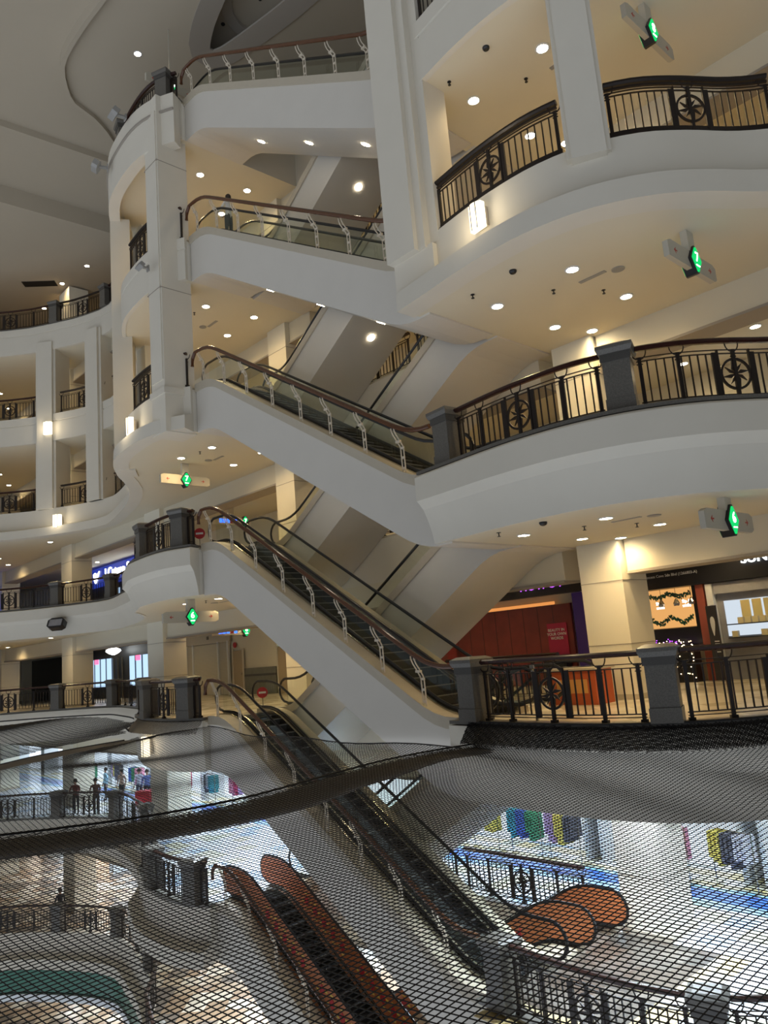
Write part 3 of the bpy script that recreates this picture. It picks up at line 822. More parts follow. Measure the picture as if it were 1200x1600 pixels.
# small ceiling fittings
def fitting(kind, x, y, z, label):
    if kind == 'sprinkler':
        b = MB(); b.lathe([(.045, 0), (.045, -.01), (.012, -.012), (.012, -.07), (.035, -.075), (.035, -.085)], 8)
        o = b.build('sprinkler', blackp, None, (x, y, z))
    elif kind == 'speaker':
        b = MB(); b.lathe([(.13, 0), (.13, -.015), (.11, -.02)], 18); o = b.build('ceiling_speaker', floodgrey, None, (x, y, z))
    elif kind == 'camera':
        b = MB(); b.lathe([(.075, 0), (.075, -.03), (.055, -.06), (.02, -.075)], 14); o = b.build('dome_camera', blackp, None, (x, y, z), smooth=True)
    else:
        b = MB(); b.box(-.3, .3, -.05, .05, -.012, 0); o = b.build('air_grille', floodgrey, None, (x, y, z), RZ)
    tag(o, label, kind.replace('_', ' '), 'small ceiling fittings')
for lv in (6, 7, 8):
    z = LEV[lv]+5-TH; w = WORD[lv]
    fitting('sprinkler', 3.9, 15.0, z, 'black sprinkler over level %s between the right-hand downlights' % w)
    fitting('sprinkler', 5.0, 15.2, z, 'black sprinkler over level %s near the right-hand air grille' % w)
    fitting('sprinkler', 2.2, 14.9, z, 'black sprinkler over level %s close to the escalators' % w)
    fitting('speaker', 5.05, 14.3, z, 'round flush speaker over level %s on the right' % w)
    fitting('grille', 4.6, 14.55, z, 'slim air grille over level %s on the right' % w)
    fitting('camera', 2.9, 14.0, z, 'black dome camera over level %s near the atrium edge' % w)
    fitting('sprinkler', -6.0, 25.0, z, 'black sprinkler over level %s on the left landing' % w)
    fitting('speaker', -6.0, 26.2, z, 'round flush speaker over level %s on the left landing' % w)
    fitting('grille', -5.6, 26.0, z, 'slim air grille over level %s on the left landing' % w)
fitting('camera', -4.6, 25.6, 25.6, 'black dome camera in the roof recess, left one')
fitting('camera', -3.0, 24.6, 25.6, 'black dome camera in the roof recess, middle one')
fitting('camera', -1.2, 24.6, 25.6, 'black dome camera in the roof recess, right one')
b = MB(); b.box(-.9, .9, -.3, .3, -.03, 0)
tag(b.build('air_grille', blackp, None, (-18.5, 40.6, 23.7), .1), 'dark rectangular air grille in the far left ceiling', 'grille')

# ------------------------------------------------------------------ shops
def onwall(name, label, cat, a, z, n=9.55, group=None):
    p = G(a, n); return thing(name, label, cat, (p[0], p[1], z), RZ, group)   # local x along the wall, -y towards the atrium
def slabm(parent, name, m, x0, x1, z0, z1, y=-.05, d=.05):
    b = MB(); b.box(x0, x1, y-d, y, z0, z1); return b.build(name, m, parent)
FT = (PI/2, 0, 0)
# level six right: red restaurant
t = onwall('restaurant_front', 'dark red restaurant front left of the square column on level six', 'shop', 0, 0)
slabm(t, 'red_panel', redwall, -2, 5.9, 0, 2.55, -.05, .1)
slabm(t, 'sign_fascia', blackp, -2, 8.4, 2.85, 3.59, -.3, .3)
slabm(t, 'light_cove', coveE, -2, 5.3, 2.56, 2.66, -.1, .05)
slabm(t, 'purple_panel', mat('purple_glass', (.03, .015, .04), .3, emis=(.04, .01, .10), estr=.12), 6.0, 6.9, 0, 2.85, -.05, .1)
text('neon_letters', 'HOTPOT', .42, purpE, t, (5.2, -.62, 3.2), FT, .01)
po = slabm(t, 'poster', mat('magenta_poster', (.35, .01, .06), .5), 4.95, 5.7, .95, 1.95, -.17, .02)
text('poster_text', 'BEAUTY IN\nYOUR OWN\nWORDS', .13, whitep, po, (5.3, -.20, 1.6), FT, .003)
slabm(t, 'dark_counter', blackp, 4.9, 5.75, 0, .93, -.2, .3)
b = MB()
for k in range(13): b.box(-2+k*.6, -1.985+k*.6, -.155, -.15, 0, 2.55)
b.build('panel_joint', blackp, t)
p = G(3.6, 8.9)
tag(MB().build('x', None) if False else slabm(None, 'red_banner', mat('bright_red_banner', (.22, .01, .01), .5), -.2, .25, 0, 1.4, 0, .03), 'narrow red standing banner beside the restaurant', 'banner')
bpy.data.objects['red_banner'].location = (G(.9, 9.1)[0], G(.9, 9.1)[1], 0); bpy.data.objects['red_banner'].rotation_euler = (0, 0, RZ)
# black fascia and kiosk with warm panel
t = onwall('cafe_front', 'black cafe front with orange lit picture, garlands and fairy lights', 'shop', 0, 0)
slabm(t, 'sign_fascia', blackp, 8.4, 16, 2.62, 3.59, -.1, .3)
sl_ = text('small_lettering', 'Princess Cove Sdn Bhd (1266803-A)', .11, whitep, t, (9.5, -.42, 2.98), FT, .003)
pn = slabm(t, 'picture_panel', warmE, 8.6, 9.95, 1.5, 2.6, -.1, .04)
slabm(t, 'picture_frame', blackp, 8.45, 10.15, 1.0, 1.48, -.08, .1); slabm(t, 'picture_frame', blackp, 9.96, 10.15, 1.4, 2.62, -.08, .1)
gm = MB(); random.seed(3)
for (zz, amp) in ((2.45, .05), (1.75, .08)):
    for k in range(120):
        x = 8.65+1.25*k/120; z0 = zz+amp*math.sin(x*9)+random.uniform(-.07, .05)
        gm.xz([(x, z0), (x+.03, z0-.02), (x+.015, z0-.07), (x-.01, z0-.03)], -.2+random.uniform(0, .03), -.16)
gm.build('garland', greenp, pn)
for sx, s2 in ((8.95, -1), (9.75, 1)):
    text('picture_lettering', 'Sip &\nsmile', .12, whiteE, pn, (sx, -.16, 2.15), FT, .003)
for lx in (9.1, 9.55, 10.0):
    b = MB(); b.tube([(lx, -.35, 2.6), (lx, -.35, 2.3)], .006, 4); lo = b.build('pendant_cord', blackp, t)
    b = MB(); b.lathe([(.03, 2.3), (.09, 2.18), (.08, 2.1)], 10, cx=lx, cy=-.35); b.build('pendant_shade', steel, lo)
    b = MB(); b.lathe([(.02, 2.2), (.045, 2.16), (.02, 2.12)], 8, cx=lx, cy=-.35); b.build('bulb', fairyE, lo)
slabm(t, 'counter', blackp, 8.9, 10.05, 0, 1.0, -.4, .4)
for k in range(70):
    pass
fb = MB(); random.seed(5)
for k in range(90):
    x = random.uniform(8.9, 10.05); z0 = random.uniform(.1, 1.15); fb.box(x-.008, x+.008, -.83, -.81, z0-.008, z0+.008)
fb.build('fairy_lights', fairyE, t)['kind'] = 'stuff'
fb = MB()
for k in range(30):
    x = random.uniform(8.8, 9.8); z0 = random.uniform(.95, 1.2); fb.box(x-.012, x+.012, -.83, -.81, z0-.012, z0+.012)
fb.build('purple_lights', purpE, t)['kind'] = 'stuff'
slabm(t, 'purple_tube', purpE, 8.72, 8.78, .2, 1.1, -.8, .03)
slabm(t, 'red_pillar', mat('salmon_pillar', (.40, .10, .07), .5), 10.12, 10.34, 0, 2.62, -.1, .2)
# marble jewellery shop
t = onwall('jewellery_front', 'grey marble jewellery shop front with lit shelves at the right edge of level six', 'shop', 0, 0)
slabm(t, 'marble_wall', marb, 10.62, 15.5, 0, 2.3, -.05, .1)
slabm(t, 'marble_header', marb, 10.62, 15.5, 2.3, 2.6, -.1, .2)
slabm(t, 'white_jamb', whitep, 10.42, 10.6, 0, 2.6, -.05, .3)
slabm(t, 'display_niche', emat('niche_glow', (.8, .9, 1), .5), 10.8, 15, 1.15, 2.1, -.12, .05)
text('shop_letters', 'SUNCE', .36, whiteE, t, (12.1, -.44, 3.14), FT, .02)
for z0, xs in ((1.47, np.arange(11.2, 13.0, .19)), (1.12, np.arange(11.0, 12.6, .19))):
    s = slabm(t, 'shelf', darkgl, 10.9, 13.2, z0-.03, z0, -.15, .3)
    for k, x in enumerate(xs):
        if z0 < 1.2 and k in (1, 2, 3): continue
        bx = slabm(None, 'gift_box', yelp if False else mat('cream_box', (.62, .56, .34), .5) if k == 0 else bpy.data.materials['cream_box'], 0, .15, 0, .16, 0, .12)
        q = G(x, 9.25); bx.location = (q[0], q[1], z0); bx.rotation_euler = (0, 0, RZ)
        tag(bx, 'cream gift box on the %s jewellery shelf' % ('upper' if z0 > 1.2 else 'lower'), 'box', 'cream gift boxes')
for x in (11.25, 11.55, 11.85, 12.2):
    slabm(t, 'gold_panel', mat('gold_panel', (.60, .52, .25), .4), x, x+.24, 1.62, 2.08, -.175, .02)
# standing banner
bn = slabm(None, 'standing_banner', mat('charcoal_banner', (.035, .035, .04), .4), -.16, .16, .02, 2.0, 0, .03)
q = G(10.6, 9.0); bn.location = (q[0], q[1], 0); bn.rotation_euler = (0, 0, RZ-.2); tag(bn, 'tall charcoal standing banner with a white drop shape beside the red pillar', 'banner')
b = MB(); b.xz([(.10*math.sin(t2)*(.6+.4*math.cos(t2)) , 1.45+.26*math.cos(t2)) for t2 in np.linspace(0, 2*PI, 18)[:-1]], -.04, -.03); b.build('banner_print', whitep, bn)
for k in range(5):
    b = MB(); b.box(-.02, .12, -.04, -.03, .75+k*.07, .78+k*.07); b.build('banner_print', whitep, bn)

# level six left: shutter shop, doors, tiled dado
t = onwall('shutter_shop', 'closed roller shutter shop behind the left landing of level six', 'shop', 0, 0)
b = MB()
for k in range(34): b.box(-19.0, -14.75, -.10, -.05, .02+k*.077, .085+k*.077)
b.build('roller_shutter', shutter, t)
for x in (-18.3, -15.7, -14.75, -19.05): slabm(t, 'shutter_post', whitep, x, x+.1, 0, 2.7, -.05, .12)
slabm(t, 'header', signm, -19.2, -14.5, 2.65, 3.5, -.05, .1)
text('unit_number', '08', .25, blackp, t, (-16.6, -.17, 2.95), FT, .003)
for a, lb in ((-14.3, 'tan door right of the roller shutter on level six'), (-10.4, 'tan door under the small lit exit sign on level six')):
    d = onwall('service_door', lb, 'door', a, 0)
    slabm(d, 'door_leaf', doorm, 0, .85, 0, 2.15, -.04, .05); slabm(d, 'door_frame', cream, -.08, 0, 0, 2.25, -.03, .08); slabm(d, 'door_frame', cream, .85, .93, 0, 2.25, -.03, .08)
    slabm(d, 'door_handle', steel, .72, .78, .95, 1.1, -.09, .04)
es = onwall('exit_sign', 'small pale green lit exit sign above the tan door', 'sign', -10.0, 2.35)
slabm(es, 'sign_panel', emat('pale_green_sign', (.5, .9, .8), 1.2), -.35, .35, 0, .3, -.05, .05)
t = onwall('bell', 'small red alarm bell on the wall right of the shutter', 'alarm', -14.2, 2.45)
b = MB(); b.lathe([(.14, 0), (.14, .05), (.05, .07)], 14); o = b.build('bell_dome', redp, t); o.rotation_euler = (PI/2, 0, 0)
t = onwall('wall_dado', 'green grey tiled dado along the rear wall left of the escalator', 'wall tiling', 0, 0); t['kind'] = 'structure'
slabm(t, 'tile_panel', walltile, -13.3, -10.6, 0, 1.25, -.05, .04); slabm(t, 'tile_panel', walltile, -9.3, -4, 0, 1.25, -.05, .04)
slabm(t, 'dark_band', granite2, -13.3, -10.6, .85, .95, -.09, .01); slabm(t, 'dark_band', granite2, -9.3, -4, .85, .95, -.09, .01)

# level six far left: dark boutique with lit panels and a chandelier
t = onwall('boutique_front', 'black boutique front with tall white lit panels on far level six', 'shop', 0, 0)
slabm(t, 'dark_facade', darkgl, -33, -22.5, 0, 3.3, -.05, .2)
for i, x in enumerate((-31.6, -30.7, -29.8, -28.9, -25.6, -24.7, -23.8)):
    s = slabm(t, 'light_panel', coolE, x, x+.6, .75, 2.5, -.3, .05)
    if i in (1, 5): slabm(s, 'pink_header', pinkE, x, x+.6, 2.2, 2.5, -.36, .02)
for x in (-27.9, -27.3, -26.7): slabm(t, 'gold_door_frame', steel, x, x+.12, 0, 2.5, -.3, .05)
q = G(-26.5, 8.6)
t = thing('chandelier', 'white glowing chandelier before the black boutique', 'chandelier', (q[0], q[1], 3.6))
b = MB(); b.tube([(0, 0, 0), (0, 0, -.5)], .02, 6); b.build('stem', steel, t)
b = MB(); b.lathe([(.1, -.3), (.15, -.5), (.42, -.62), (.45, -.72), (.28, -.85), (.06, -.95)], 16); b.build('crystal_bowl', whiteE, t, smooth=True)
t = onwall('closed_shop', 'dark closed shop with a cream back wall at the left edge of level six', 'shop', 0, 0)
slabm(t, 'dark_opening', blackp, -43, -37, 0, 3.0, -.05, .15); slabm(t, 'cream_panel', shutter, -36.8, -33.2, 0, 2.9, -.05, .1)
# level seven far: blue sports shop
t = onwall('sports_shop', 'shop with a navy blue sign band and white letters on far level seven', 'shop', 0, 5)
slabm(t, 'sign_fascia', navy, -33, -21.5, 2.25, 3.45, -.1, .3)
text('shop_letters', '| Cuturo Sport', .85, whiteE, t, (-26.2, -.43, 2.95), FT, .02, align='CENTER')
b = MB(); b.xz([(-30.6, 3.1), (-30.4, 2.6), (-30.2, 2.45), (-29.9, 2.8), (-29.6, 3.25), (-30.0, 3.05), (-30.3, 3.2)], -.45, -.42); b.build('shop_logo', whiteE, t)
slabm(t, 'shop_window', coolE, -29, -27.3, .1, 1.9, -.1, .05); slabm(t, 'dark_facade', darkgl, -33, -21.5, 0, 2.25, -.02, .06)
slabm(t, 'shop_window', coolE, -26, -25, .1, 1.4, -.1, .05)
q = G(-34.5, 3.5)
t = thing('round_kiosk_sign', 'round blue glowing kiosk sign behind the far level seven balustrade', 'sign', (q[0], q[1], 5.0))
b = MB(); b.tube([(0, 0, 0), (0, 0, .5)], .05, 8); b.build('post', blackp, t)
b = MB(); b.lathe([(.15, .35), (.55, .55), (.68, .8), (.55, 1.1), (.15, 1.3)], 18); b.build('globe', blueE, t, smooth=True)
# level seven and eight right: wall panels and dark line
for lv in (7, 8):
    t = onwall('blank_shop_unit', 'grey closed shop front behind the right-hand balustrade of level %s' % WORD[lv], 'shop', 0, LEV[lv])
    slabm(t, 'grey_panel', shutter, 1, 8.2, 0, 2.7, -.05, .1); slabm(t, 'white_edge', whitep, 8.2, 8.5, 0, 3.4, -.05, .15)
    slabm(t, 'top_track', blackp, 1, 8.2, 2.7, 2.78, -.05, .15)
t = onwall('white_sign_shop', 'shop with a white lit name sign behind the right end of the level seven balustrade', 'shop', 0, 5)
slabm(t, 'fascia', shutter, 10.5, 18, 0, 2.8, -.05, .1); slabm(t, 'dark_band', blackp, 10.2, 12.2, 1.5, 1.6, -.16, .03)
text('shop_letters', 'ROSE', .62, whiteE, t, (13.0, -.3, 1.5), FT, .03)
slabm(t, 'shop_window', coolE, 12, 16, .1, .7, -.2, .05)

# dark brown floor around the escalator landing of level five
b = MB(); b.box(9.3, 11.9, .1, 4.1, -5.0, -4.99)
landing = tilemat('floor_tiles_dark_brown', [(.10, .085, .07), (.07, .06, .05), (.13, .11, .09), (.085, .065, .05)], .6)
struct(b.build('floor', landing, loc=(OX, OY, 0), rz=RZ))
b = MB(); b.box(11.9, 12.5, -.6, 4.1, -5.0, -4.99); b.box(9.6, 11.9, -.8, .1, -5.0, -4.99)
struct(b.build('floor', tilemat('floor_tiles_yellow', [(.55, .42, .2), (.6, .55, .45), (.3, .27, .22), (.5, .4, .22)], .6), loc=(OX, OY, 0), rz=RZ))

# orange kiosk and steel turnstile things behind level six balustrade
def kiosk(a, n, z, label, m):
    p = G(a, n); t = thing('promotion_kiosk', label, 'kiosk', (p[0], p[1], z), RZ)
    b = MB(); b.box(-.6, .6, -.35, .35, 0, .75); b.build('counter', m, t)
    b = MB(); b.box(-.66, .66, -.41, .41, .75, .8); b.build('counter_top', curbm, t)
    b = MB(); b.box(-.4, .4, -.36, -.355, .25, .55); b.build('front_panel', mat('kiosk_front', (.7, .35, .1), .5), t)
kiosk(9.9, 3.4, 0, 'orange promotion kiosk behind the level six balustrade', mat('orange_kiosk', (.50, .10, .03), .5))
kiosk(10.4, 2.2, 5, 'low orange barrier behind the level seven balustrade', bpy.data.materials['orange_kiosk'])
# chrome post with disc base near the edge
t = thing('chrome_post', 'chrome crowd post on a round base behind the level six balustrade', 'post', (2.45, 14.35, 0))
b = MB(); b.lathe([(.16, 0), (.16, .03), (.03, .05), (.028, .95), (.05, .98), (.045, 1.04)], 16); b.build('pole', steel, t, smooth=True)
b = MB(); b.lathe([(.165, 0), (.165, .02)], 16); b.build('base', steel, t)
# round no-entry signs by the escalators
for a, n, z, lb in ((-1.0, 2.2, 0, 'round red no entry sign at the foot of the rear escalator on level six'), (-1.0, .2, 5, 'round red no entry sign behind the glass at the level seven escalator head')):
    p = G(a, n); t = thing('no_entry_sign', lb, 'sign', (p[0], p[1], z), RZ+.9)
    b = MB(); b.xz([(.17*math.cos(u), .55+.17*math.sin(u)) for u in np.linspace(0, 2*PI, 21)[:-1]], -.02, .02); b.build('disc', redp, t)
    b = MB(); b.box(-.11, .11, -.026, .026, .52, .58); b.build('bar', whitep, t)
    b = MB(); b.tube([(0, 0, 0), (0, 0, .4)], .015, 6); b.build('pole', steel, t)

# ------------------------------------------------------------------ lower level shops
random.seed(11)
def lower_shop(a0, a1, z, label, tone, lv):
    t = onwall('shop_front', label, 'shop', a0, z)
    W = a1-a0
    slabm(t, 'glowing_back_wall', shopE if tone else warmwE, .1, W-.1, .05, 3.0, -.03, .04)  # wall emits by itself, painted stand-in for shop light falling on it
    slabm(t, 'fascia', whitep, 0, W, 3.0, 3.55, -.05, .35)
    slabm(t, 'side_wall', whitep, 0, .12, 0, 3.0, -.05, 1.0); slabm(t, 'side_wall', whitep, W-.12, W, 0, 3.0, -.05, 1.0)
    return t
tones = [(.45, .05, .12), (.05, .3, .35), (.45, .3, .5), (.06, .12, .4), (.6, .5, .1), (.05, .25, .12), (.1, .1, .12), (.6, .25, .35), (.5, .5, .55)]
tmats = [mat('cloth_%s' % n, c, .8) for n, c in zip(('red', 'teal', 'lilac', 'navy', 'mustard', 'green', 'black', 'pink', 'pale'), tones)]
cnames = ['red', 'teal', 'lilac', 'navy', 'mustard', 'green', 'black', 'pink', 'pale grey']
def rack(a, n, z, k, label):
    p = G(a, n); t = thing('clothes_rack', label, 'clothes rack', (p[0], p[1], z), RZ+random.uniform(-.3, .3), 'clothes racks in the lower shops')
    b = MB(); b.tube([(-.6, 0, 0), (-.6, 0, 1.4), (.6, 0, 1.4), (.6, 0, 0)], .018, 5); b.box(-.62, -.58, -.25, .25, 0, .04); b.box(.58, .62, -.25, .25, 0, .04)
    b.build('frame', steel, t)
    for i in range(9):
        b = MB(); x = -.5+i*.125; dz = random.uniform(.55, .85)
        b.xz([(x-.03, 1.36), (x+.03, 1.36), (x+.05, 1.36-dz), (x-.05, 1.36-dz)], -.22, .22)
        b.build('garment', tmats[(k+i//3*2) % len(tmats)], t)
shops = []
x = -44; i = 0
ORDN = ['first', 'second', 'third', 'fourth', 'fifth', 'sixth', 'seventh', 'eighth', 'ninth', 'tenth', 'eleventh', 'twelfth', 'thirteenth', 'fourteenth']
while x < 20:
    w = [5.5, 4.2, 6.2, 4.8][i % 4]
    lower_shop(x, min(x+w, 20), -5, 'bright white shop front on level five, %s of the row from the left' % ORDN[i], True, 5)
    lower_shop(x, min(x+w, 20), -10, 'warm lit shop front on level four, %s of the row from the left' % ORDN[i], i % 2, 4)
    if x < 4: lower_shop(x, min(x+w, 20), -15, 'shop front on the lowest visible level, %s of the row from the left' % ORDN[i], i % 3 == 0, 3)
    x += w+.4; i += 1
pos = [(-30, 8.2), (-27.5, 7.6), (-25, 8.4), (-22, 7.8), (-19.5, 8.5), (-17, 8.2), (-14.5, 8.4), (-12, 8.5), (1, 8.7), (2.6, 8.7), (4.2, 8.9), (5.6, 8.8), (8.9, 8.8), (10.6, 8.9), (12.3, 8.8), (14.0, 8.8)]
for k, (a, n) in enumerate(pos):
    n = min(n, 8.05)
    rack(a, n, -5, k, 'rack of %s and %s garments on level five, %s' % (cnames[k % 9], cnames[(k+2) % 9], 'left of the escalators' if a < -9 else 'behind the escalators' if a < 8 else 'far right'))
# red sale trolleys on far level five
for k, (x, y) in enumerate(((-12.6, 38.6), (-11.8, 38.4))):
    t = thing('sale_bin', 'red wire sale bin beside the shoppers on far level five, %s' % ('left one' if k == 0 else 'right one'), 'bin', (x, y, -5))
    b = MB(); b.box(-.35, .35, -.3, .3, .25, .9); b.build('basket', redp, t)
    b = MB(); [b.box(sx-.02, sx+.02, sy-.02, sy+.02, 0, .25) for sx in (-.3, .3) for sy in (-.25, .25)]; b.build('frame', steel, t)
# green curved band below level four
far4 = [p for p in farp if -28 < p[0] < -8.5]
b = MB(); b.strip(far4, [(.0, -12.5), (.35, -12.4), (.5, -11.45), (0, -11.4)])
struct(b.build('trim_97', greenp, smooth=True))
b = MB(); b.strip(far4, [(.0, -12.8), (.4, -12.8), (.4, -12.5), (0, -12.5)]); struct(b.build('trim_98', whitep, smooth=True))

# ------------------------------------------------------------------ safety net
def inside(P, poly):
    x, y = P[:, 0], P[:, 1]; c = np.zeros(len(P), bool); n = len(poly)
    for i in range(n):
        x1, y1 = poly[i]; x2, y2 = poly[(i+1) % n]
        cond = ((y1 > y) != (y2 > y)); xi = (x2-x1)*(y-y1)/((y2-y1) if y2 != y1 else 1e-9)+x1
        c ^= cond & (x < xi)
    return c
def dist_poly(P, pts, closed=True):
    d = np.full(len(P), 1e9); n = len(pts)
    for i in range(n if closed else n-1):
        a = np.array(pts[i]); b = np.array(pts[(i+1) % n]); ab = b-a
        t = np.clip(((P-a)@ab)/max(ab@ab, 1e-9), 0, 1); d = np.minimum(d, np.hypot(*(P-a-t[:, None]*ab).T))
    return d
def netmesh(name, poly, w, h, ang, zf, r, warp=.25, m=netm):
    xs = [p[0] for p in poly]; ys = [p[1] for p in poly]; cx, cy = (min(xs)+max(xs))/2, (min(ys)+max(ys))/2
    R = math.hypot(max(xs)-min(xs), max(ys)-min(ys))/2+.5
    ni, nj = int(R/(w/2)), int(R/(h/2))
    I, J = np.meshgrid(np.arange(-ni, ni+1), np.arange(-nj, nj+1), indexing='ij')
    U = I*w/2; V = J*h/2
    ca, sa = math.cos(ang), math.sin(ang)
    X = cx+U*ca-V*sa; Y = cy+U*sa+V*ca
    # slack in the cloth bends the rows gently
    Xw = X+warp*.35*np.sin(Y*.9+.6*X)+warp*.15*np.sin(Y*2.1-X*1.3)
    Yw = Y+warp*.45*np.sin(X*.8)+warp*.18*np.sin(X*1.9+Y*.7)
    P = np.stack([Xw.ravel(), Yw.ravel()], 1)
    ok = (inside(P, poly) & ((I+J).ravel() % 2 == 0)).reshape(I.shape)
    Z = zf(P).reshape(I.shape)
    e = []
    for di, dj in ((1, 1), (1, -1)):
        if dj == 1: A = (slice(0, -1), slice(0, -1)); B = (slice(1, None), slice(1, None))
        else: A = (slice(0, -1), slice(1, None)); B = (slice(1, None), slice(0, -1))
        k = ok[A] & ok[B]
        a = np.stack([Xw[A][k], Yw[A][k], Z[A][k]], 1); b = np.stack([Xw[B][k], Yw[B][k], Z[B][k]], 1)
        e.append((a, b))
    a = np.concatenate([q[0] for q in e]); b = np.concatenate([q[1] for q in e])
    d = b-a; d /= np.linalg.norm(d, axis=1)[:, None]+1e-12
    s = np.cross(d, [0, 0, 1.]); s /= np.linalg.norm(s, axis=1)[:, None]+1e-12; u = np.cross(s, d)
    offs = [s*math.cos(t)*r+u*math.sin(t)*r for t in (PI/2, PI/2+2*PI/3, PI/2+4*PI/3)]
    N = len(a); V3 = np.empty((N, 6, 3))
    for i in range(3): V3[:, i] = a+offs[i]; V3[:, 3+i] = b+offs[i]
    F = np.array([[0, 1, 4, 3], [1, 2, 5, 4], [2, 0, 3, 5]])[None]+(np.arange(N)*6)[:, None, None]
    me = bpy.data.meshes.new(name); me.vertices.add(N*6); me.vertices.foreach_set('co', V3.ravel().astype(np.float32))
    me.loops.add(N*12); me.loops.foreach_set('vertex_index', F.ravel().astype(np.int32))
    me.polygons.add(N*3); me.polygons.foreach_set('loop_start', np.arange(0, N*12, 4, dtype=np.int32))
    me.update(calc_edges=True); me.validate(); me.materials.append(m)
    print(name, N)
    return me
rope1 = spline([(1.35, 15.05), (.55, 14.6), (-.3, 13.9), (-1.2, 12.75), (-2.14, 11.4), (-2.88, 10.76), (-3.6, 10.37), (-4.34, 10.17), (-5.07, 10.02), (-9, 9.6)], .3)
rope2 = spline([(-8.75, 25.0), (-9.5, 23.8), (-10.15, 22.2), (-10.5, 20.4), (-11.4, 18), (-13, 15)], .4)
backr = spline([(1.1, 15.35), (-.2, 16.75), (-2.3, 18.9), (-4.4, 21.3), (-5.5, 22.55)], .4)
redge = [p for p in rbp if p[0] > 1.2]
def off(path, o): return [(p[0]+pnorm(path, i)[0]*o, p[1]+pnorm(path, i)[1]*o) for i, p in enumerate(path)]
redo = off(redge, .12)
poly1 = rope1[::-1]+redo+[(9, 4), (5, 1.6), (-4, 1.6), (-9, 4)]
poly2 = rope1+[(-12, 9)]+rope2[::-1]+off([p for p in lbp if p[0] > -8.6], .12)+backr[::-1]
poly3 = rope2+[(-30, 18), (-33, 34)]+off([p for p in leftp if -32 < p[0] and p[1] > 25.3], .5)
def z1(P):
    d = dist_poly(P, rope1, False); e = dist_poly(P, redo, False)
    return -.36-.30*(1-np.exp(-e/2.0))*(1-np.exp(-d/1.5))+.05*np.sin(P[:, 0]*1.1)*np.minimum(e, 1)*np.minimum(d, 1)+.035*np.sin(P[:, 1]*1.3+P[:, 0]*3.1)*np.minimum(e, 1)*np.minimum(d, 1)*np.exp(-e/4)
def z2(P):
    d = dist_poly(P, backr, False); g = np.hypot(P[:, 0]+6, P[:, 1]-22.6)
    return -.18-.30*(1-np.exp(-d/3.0))-.25*(1-np.exp(-g/3))+.07*np.sin(g*1.6)*np.exp(-g/9)
def z3(P): return -.35-.15*np.sin(P[:, 0]*.4)**2
def rope(path, zf, r=.02, off_=0):
    P = np.array(path); z = zf(P)
    return [(p[0], p[1], q+off_) for p, q in zip(path, z)]
def edge_band(path, o0, o1): return off(path, o0)+off(path, o1)[::-1]
net = thing('safety_net', 'dark knotted safety net spread across the atrium below level six', 'net', (0, 0, 0))
link('net_sheet', netmesh('net_sheet', poly1, .092, .095, .03, z1, .0048, .12), net)
link('net_sheet', netmesh('net_sheet', poly2, .10, .17, .05, z2, .0050, .15), net)
link('net_sheet', netmesh('net_sheet', poly3, .26, .5, .12, z3, .009, .1), net)
# gathered, folded borders of the net
def z1b(P): return z1(P)-.04
link('net_fold', netmesh('net_fold', edge_band(rope1, -.66, .02), .035, .05, .3, z1b, .0062, 0, foldm), net)
link('net_fold', netmesh('net_fold', edge_band(rope1, -.62, 0), .04, .055, -.5, lambda P: z1(P)-.08, .006, 0, foldm), net)
link('net_fold', netmesh('net_fold', edge_band(rope2, -.95, .02), .07, .10, .3, lambda P: z2(P)+.02, .007, 0, foldm), net)
link('net_fold', netmesh('net_fold', edge_band(redge, .15, .42), .03, .05, .3, lambda P: .05-1.3*np.clip(dist_poly(P, redge, False)-.15, 0, 1), .0065, 0), net)
link('net_fold', netmesh('net_fold', edge_band(redge, .15, .42), .028, .045, -.4, lambda P: .03-1.32*np.clip(dist_poly(P, redge, False)-.15, 0, 1), .0065, 0), net)
lf = [p for p in lbp if p[0] > -8.6]
link('net_fold', netmesh('net_fold', edge_band(lf, .15, .5), .04, .06, .3, lambda P: .05-1.0*np.clip(dist_poly(P, lf, False)-.1, 0, 1), .007, 0, foldm), net)
b = MB(); b.tube(rope(rope1, z1, off_=.02), .016, 6); b.build('edge_rope', ropem, net)
b = MB(); b.tube(rope(rope2, z2, off_=.03), .022, 6); b.build('edge_rope', ropem, net)
b = MB(); b.tube(rope(backr, z2, off_=.0), .014, 6); b.build('edge_rope', ropem, net)
b = MB(); b.tube([(p[0], p[1], p[2] if len(p) > 2 else .07) for p in off(redge, .15)], .018, 6); b.build('edge_rope', ropem, net)
r3 = off([p for p in leftp if -32 < p[0] and p[1] > 25.3], .5)
b = MB(); b.tube([(p[0], p[1], -.3) for p in r3], .03, 6); b.build('edge_rope', ropem, net)

